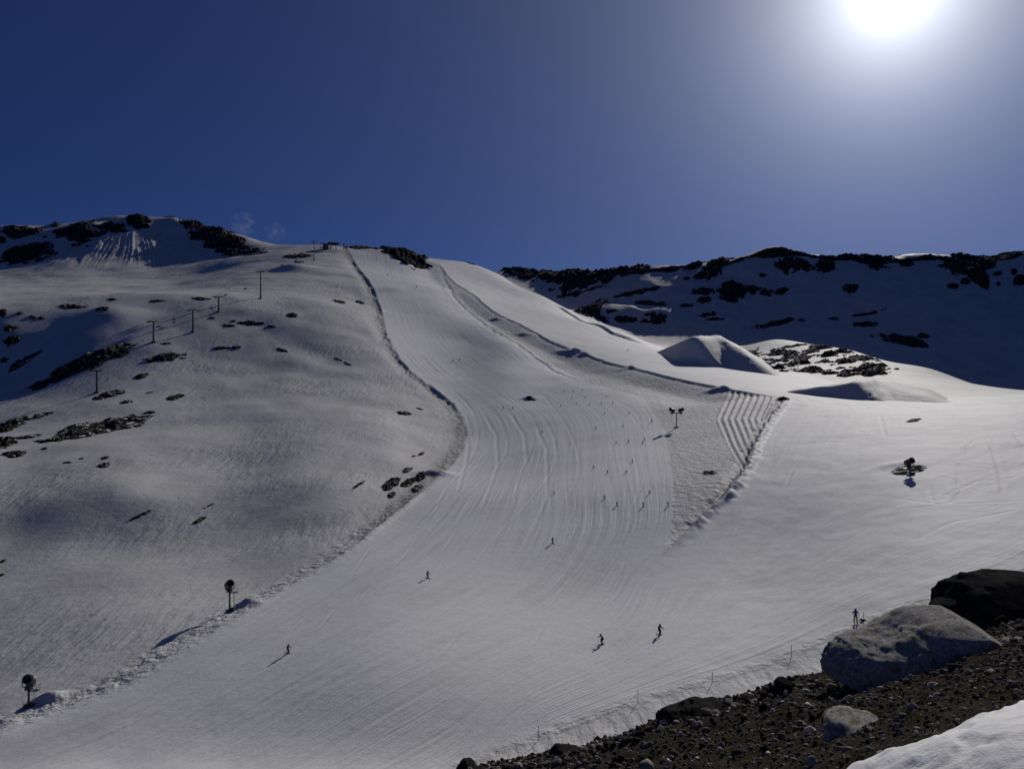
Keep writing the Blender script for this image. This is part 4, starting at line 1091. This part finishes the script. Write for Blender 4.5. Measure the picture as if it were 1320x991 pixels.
# the rest of the gravel: nobody could count it
NG = 26000
ico = bmesh.new(); bmesh.ops.create_icosphere(ico, subdivisions=1, radius=0.5)
iv = np.array([v.co[:] for v in ico.verts]); ico.verts.index_update(); ifc = np.array([[v.index for v in f.verts] for f in ico.faces]); ico.free()
gu = rng.uniform(560, 1420, NG); gl = np.log(rng.uniform(2.4, 10.5, NG) ** 1.0)
ga = (gu - CU) / F; gz = bank_z(ga, gl); gY = np.exp(gl)
gvv = VH - F * gz / gY
ok = ~((gu > 1060) & (gvv > np.interp(gu, sex, sey) - 1))
ga, gl, gz, gY = ga[ok], gl[ok], gz[ok], gY[ok]; n_ = len(ga)
gs_ = (rng.gamma(1.1, 0.0085, n_) + 0.005) * np.clip(gY / 5, .7, 1.6)
jit = 1 + 0.35 * rng.standard_normal((n_, len(iv), 1)) * 0.6
V = iv[None] * jit * gs_[:, None, None] * rng.uniform(.6, 1.3, (n_, 1, 3))
V = V + np.stack([ga * gY, gY, gz + CZ + gs_ * .15], -1)[:, None, :]
Fc = (ifc[None] + (np.arange(n_) * len(iv))[:, None, None]).reshape(-1, 3)
me = bpy.data.meshes.new('gravel'); me.vertices.add(n_ * len(iv)); me.vertices.foreach_set('co', V.astype(np.float32).ravel())
me.loops.add(Fc.size); me.loops.foreach_set('vertex_index', Fc.astype(np.int32).ravel()); me.polygons.add(len(Fc))
me.polygons.foreach_set('loop_start', np.arange(0, Fc.size, 3, dtype=np.int32)); me.polygons.foreach_set('loop_total', np.full(len(Fc), 3, dtype=np.int32))
me.update(calc_edges=True); me.materials.append(M_STONE)
at_ = me.attributes.new('tone', 'FLOAT', 'POINT'); at_.data.foreach_set('value', np.repeat(np.clip(rng.lognormal(-0.35, 0.9, n_), .12, 4.0), len(iv)).astype(np.float32))
gr = bpy.data.objects.new('gravel', me); C.objects.link(gr); gr['kind'] = 'stuff'
tag(gr, 'fine grey-brown gravel covering the near bank', 'gravel')
# thin dry grass between the stones
tufts = [(1060,905),(1075,900),(1195,902),(1270,850),(1030,925),(980,945),(905,960),(1240,880),(1010,935),(1150,925)]
gv, gf = [], []
for (u, v) in tufts:
    for b in range(60):
        p = bank_at(u + rs.gauss(0, 14), v + rs.gauss(0, 5)) if b % 6 == 0 else p0 + Vector((rs.gauss(0, .03), rs.gauss(0, .03), 0))
        if b % 6 == 0: p0 = p
        h_ = rs.uniform(.02, .055); az = rs.uniform(0, 6.28); w2 = .0025
        dx, dy = math.cos(az) * w2, math.sin(az) * w2; lx, ly = rs.gauss(0, .02), rs.gauss(0, .02)
        i0 = len(gv); gv += [(p.x - dx, p.y - dy, p.z - .005), (p.x + dx, p.y + dy, p.z - .005), (p.x + lx, p.y + ly, p.z + h_)]; gf.append((i0, i0 + 1, i0 + 2))
gg = mesh_obj('dry_grass', gv, gf, plain('dry_grass', (0.12, 0.11, 0.04), 0.8)); gg['kind'] = 'stuff'
tag(gg, 'sparse olive dry grass between the stones', 'grass')

# snow patch in the near corner
pa, pl = np.meshgrid(np.linspace((1040 - CU) / F, 1.05, 240), np.linspace(math.log(1.3), math.log(7.0), 220), indexing='ij')
pz = bank_z(pa, pl); pY = np.exp(pl); pX = pa * pY
pt = btps(np.c_[pa.ravel(), 0.35 * pl.ravel()]).reshape(pa.shape)
pu = CU + F * pa; pv = VH - F * pt
ins = pv - np.interp(pu, sex, sey) + 10 * fbm(pu / 30, pv / 30, 131, 3)
cup = -np.maximum(0, fbm(pX / .085, pY / .085, 141, 2) - 0.1) * 0.5 + 0.22 * fbm(pX / .5, pY / .5, 143, 2) + 0.10 * fbm(pX / .06, pY / .06, 147, 2)
ph_ = np.where(ins > 0, 0.012 + 0.06 * (1 - np.exp(-ins / 16.0)) + 0.07 * cup * (1 - np.exp(-ins / 15)), np.maximum(ins * 0.01, -0.25))
sp_ = grid_mesh('snow_patch', pX, pY, pY * pt + ph_ + CZ, M_SNOWN, True); sp_['kind'] = 'structure'

# ---------------------------------------------------------------- blown snow above the left ridge
def plume(u, v, Y, sx, sz, dens):
    c = ray(u, v, Y)
    bm = bmesh.new(); bmesh.ops.create_icosphere(bm, subdivisions=3, radius=1, matrix=Matrix.Translation(c) @ Matrix.Rotation(0.5, 4, 'Y') @ Matrix.Diagonal((sx, 12, sz, 1)))
    me = bpy.data.meshes.new('blown_snow'); bm.to_mesh(me); bm.free()
    m = bpy.data.materials.new('blown_snow'); m.use_nodes = True; nt = m.node_tree; nt.nodes.clear()
    out = nt.nodes.new('ShaderNodeOutputMaterial'); pv_ = nt.nodes.new('ShaderNodeVolumePrincipled')
    pv_.inputs['Color'].default_value = (1, 1, 1, 1); pv_.inputs['Anisotropy'].default_value = 0.5
    geo = nt.nodes.new('ShaderNodeNewGeometry'); n = nt.nodes.new('ShaderNodeTexNoise'); n.inputs['Scale'].default_value = 0.09; n.inputs['Detail'].default_value = 5; n.inputs['Roughness'].default_value = .65
    nt.links.new(geo.outputs['Position'], n.inputs['Vector'])
    vs = nt.nodes.new('ShaderNodeVectorMath'); vs.operation = 'SUBTRACT'; vs.inputs[1].default_value = c; nt.links.new(geo.outputs['Position'], vs.inputs[0])
    vd = nt.nodes.new('ShaderNodeVectorMath'); vd.operation = 'DIVIDE'; vd.inputs[1].default_value = (max(sx, sz), 12, max(sx, sz)); nt.links.new(vs.outputs[0], vd.inputs[0])
    ln = nt.nodes.new('ShaderNodeVectorMath'); ln.operation = 'LENGTH'; nt.links.new(vd.outputs[0], ln.inputs[0])
    mr = nt.nodes.new('ShaderNodeMapRange'); mr.inputs[1].default_value = 1.0; mr.inputs[2].default_value = 0.2; nt.links.new(ln.outputs['Value'], mr.inputs[0])
    mn = nt.nodes.new('ShaderNodeMapRange'); mn.inputs[1].default_value = 0.47; mn.inputs[2].default_value = 0.75; nt.links.new(n.outputs['Fac'], mn.inputs[0])
    mu = nt.nodes.new('ShaderNodeMath'); mu.operation = 'MULTIPLY'; nt.links.new(mr.outputs[0], mu.inputs[0]); nt.links.new(mn.outputs[0], mu.inputs[1])
    mu2 = nt.nodes.new('ShaderNodeMath'); mu2.operation = 'MULTIPLY'; mu2.inputs[1].default_value = dens; nt.links.new(mu.outputs[0], mu2.inputs[0])
    nt.links.new(mu2.outputs[0], pv_.inputs['Density']); nt.links.new(pv_.outputs[0], out.inputs['Volume'])
    me.materials.append(m)
    o = bpy.data.objects.new('blown_snow', me); C.objects.link(o); o['kind'] = 'stuff'
    return o
tag(plume(314, 291, 1110, 20, 22, 0.03), 'wisp of blown snow above the long rock crest', 'blown snow')
tag(plume(355, 298, 1080, 18, 14, 0.02), 'smaller wisp of blown snow right of the first', 'blown snow')
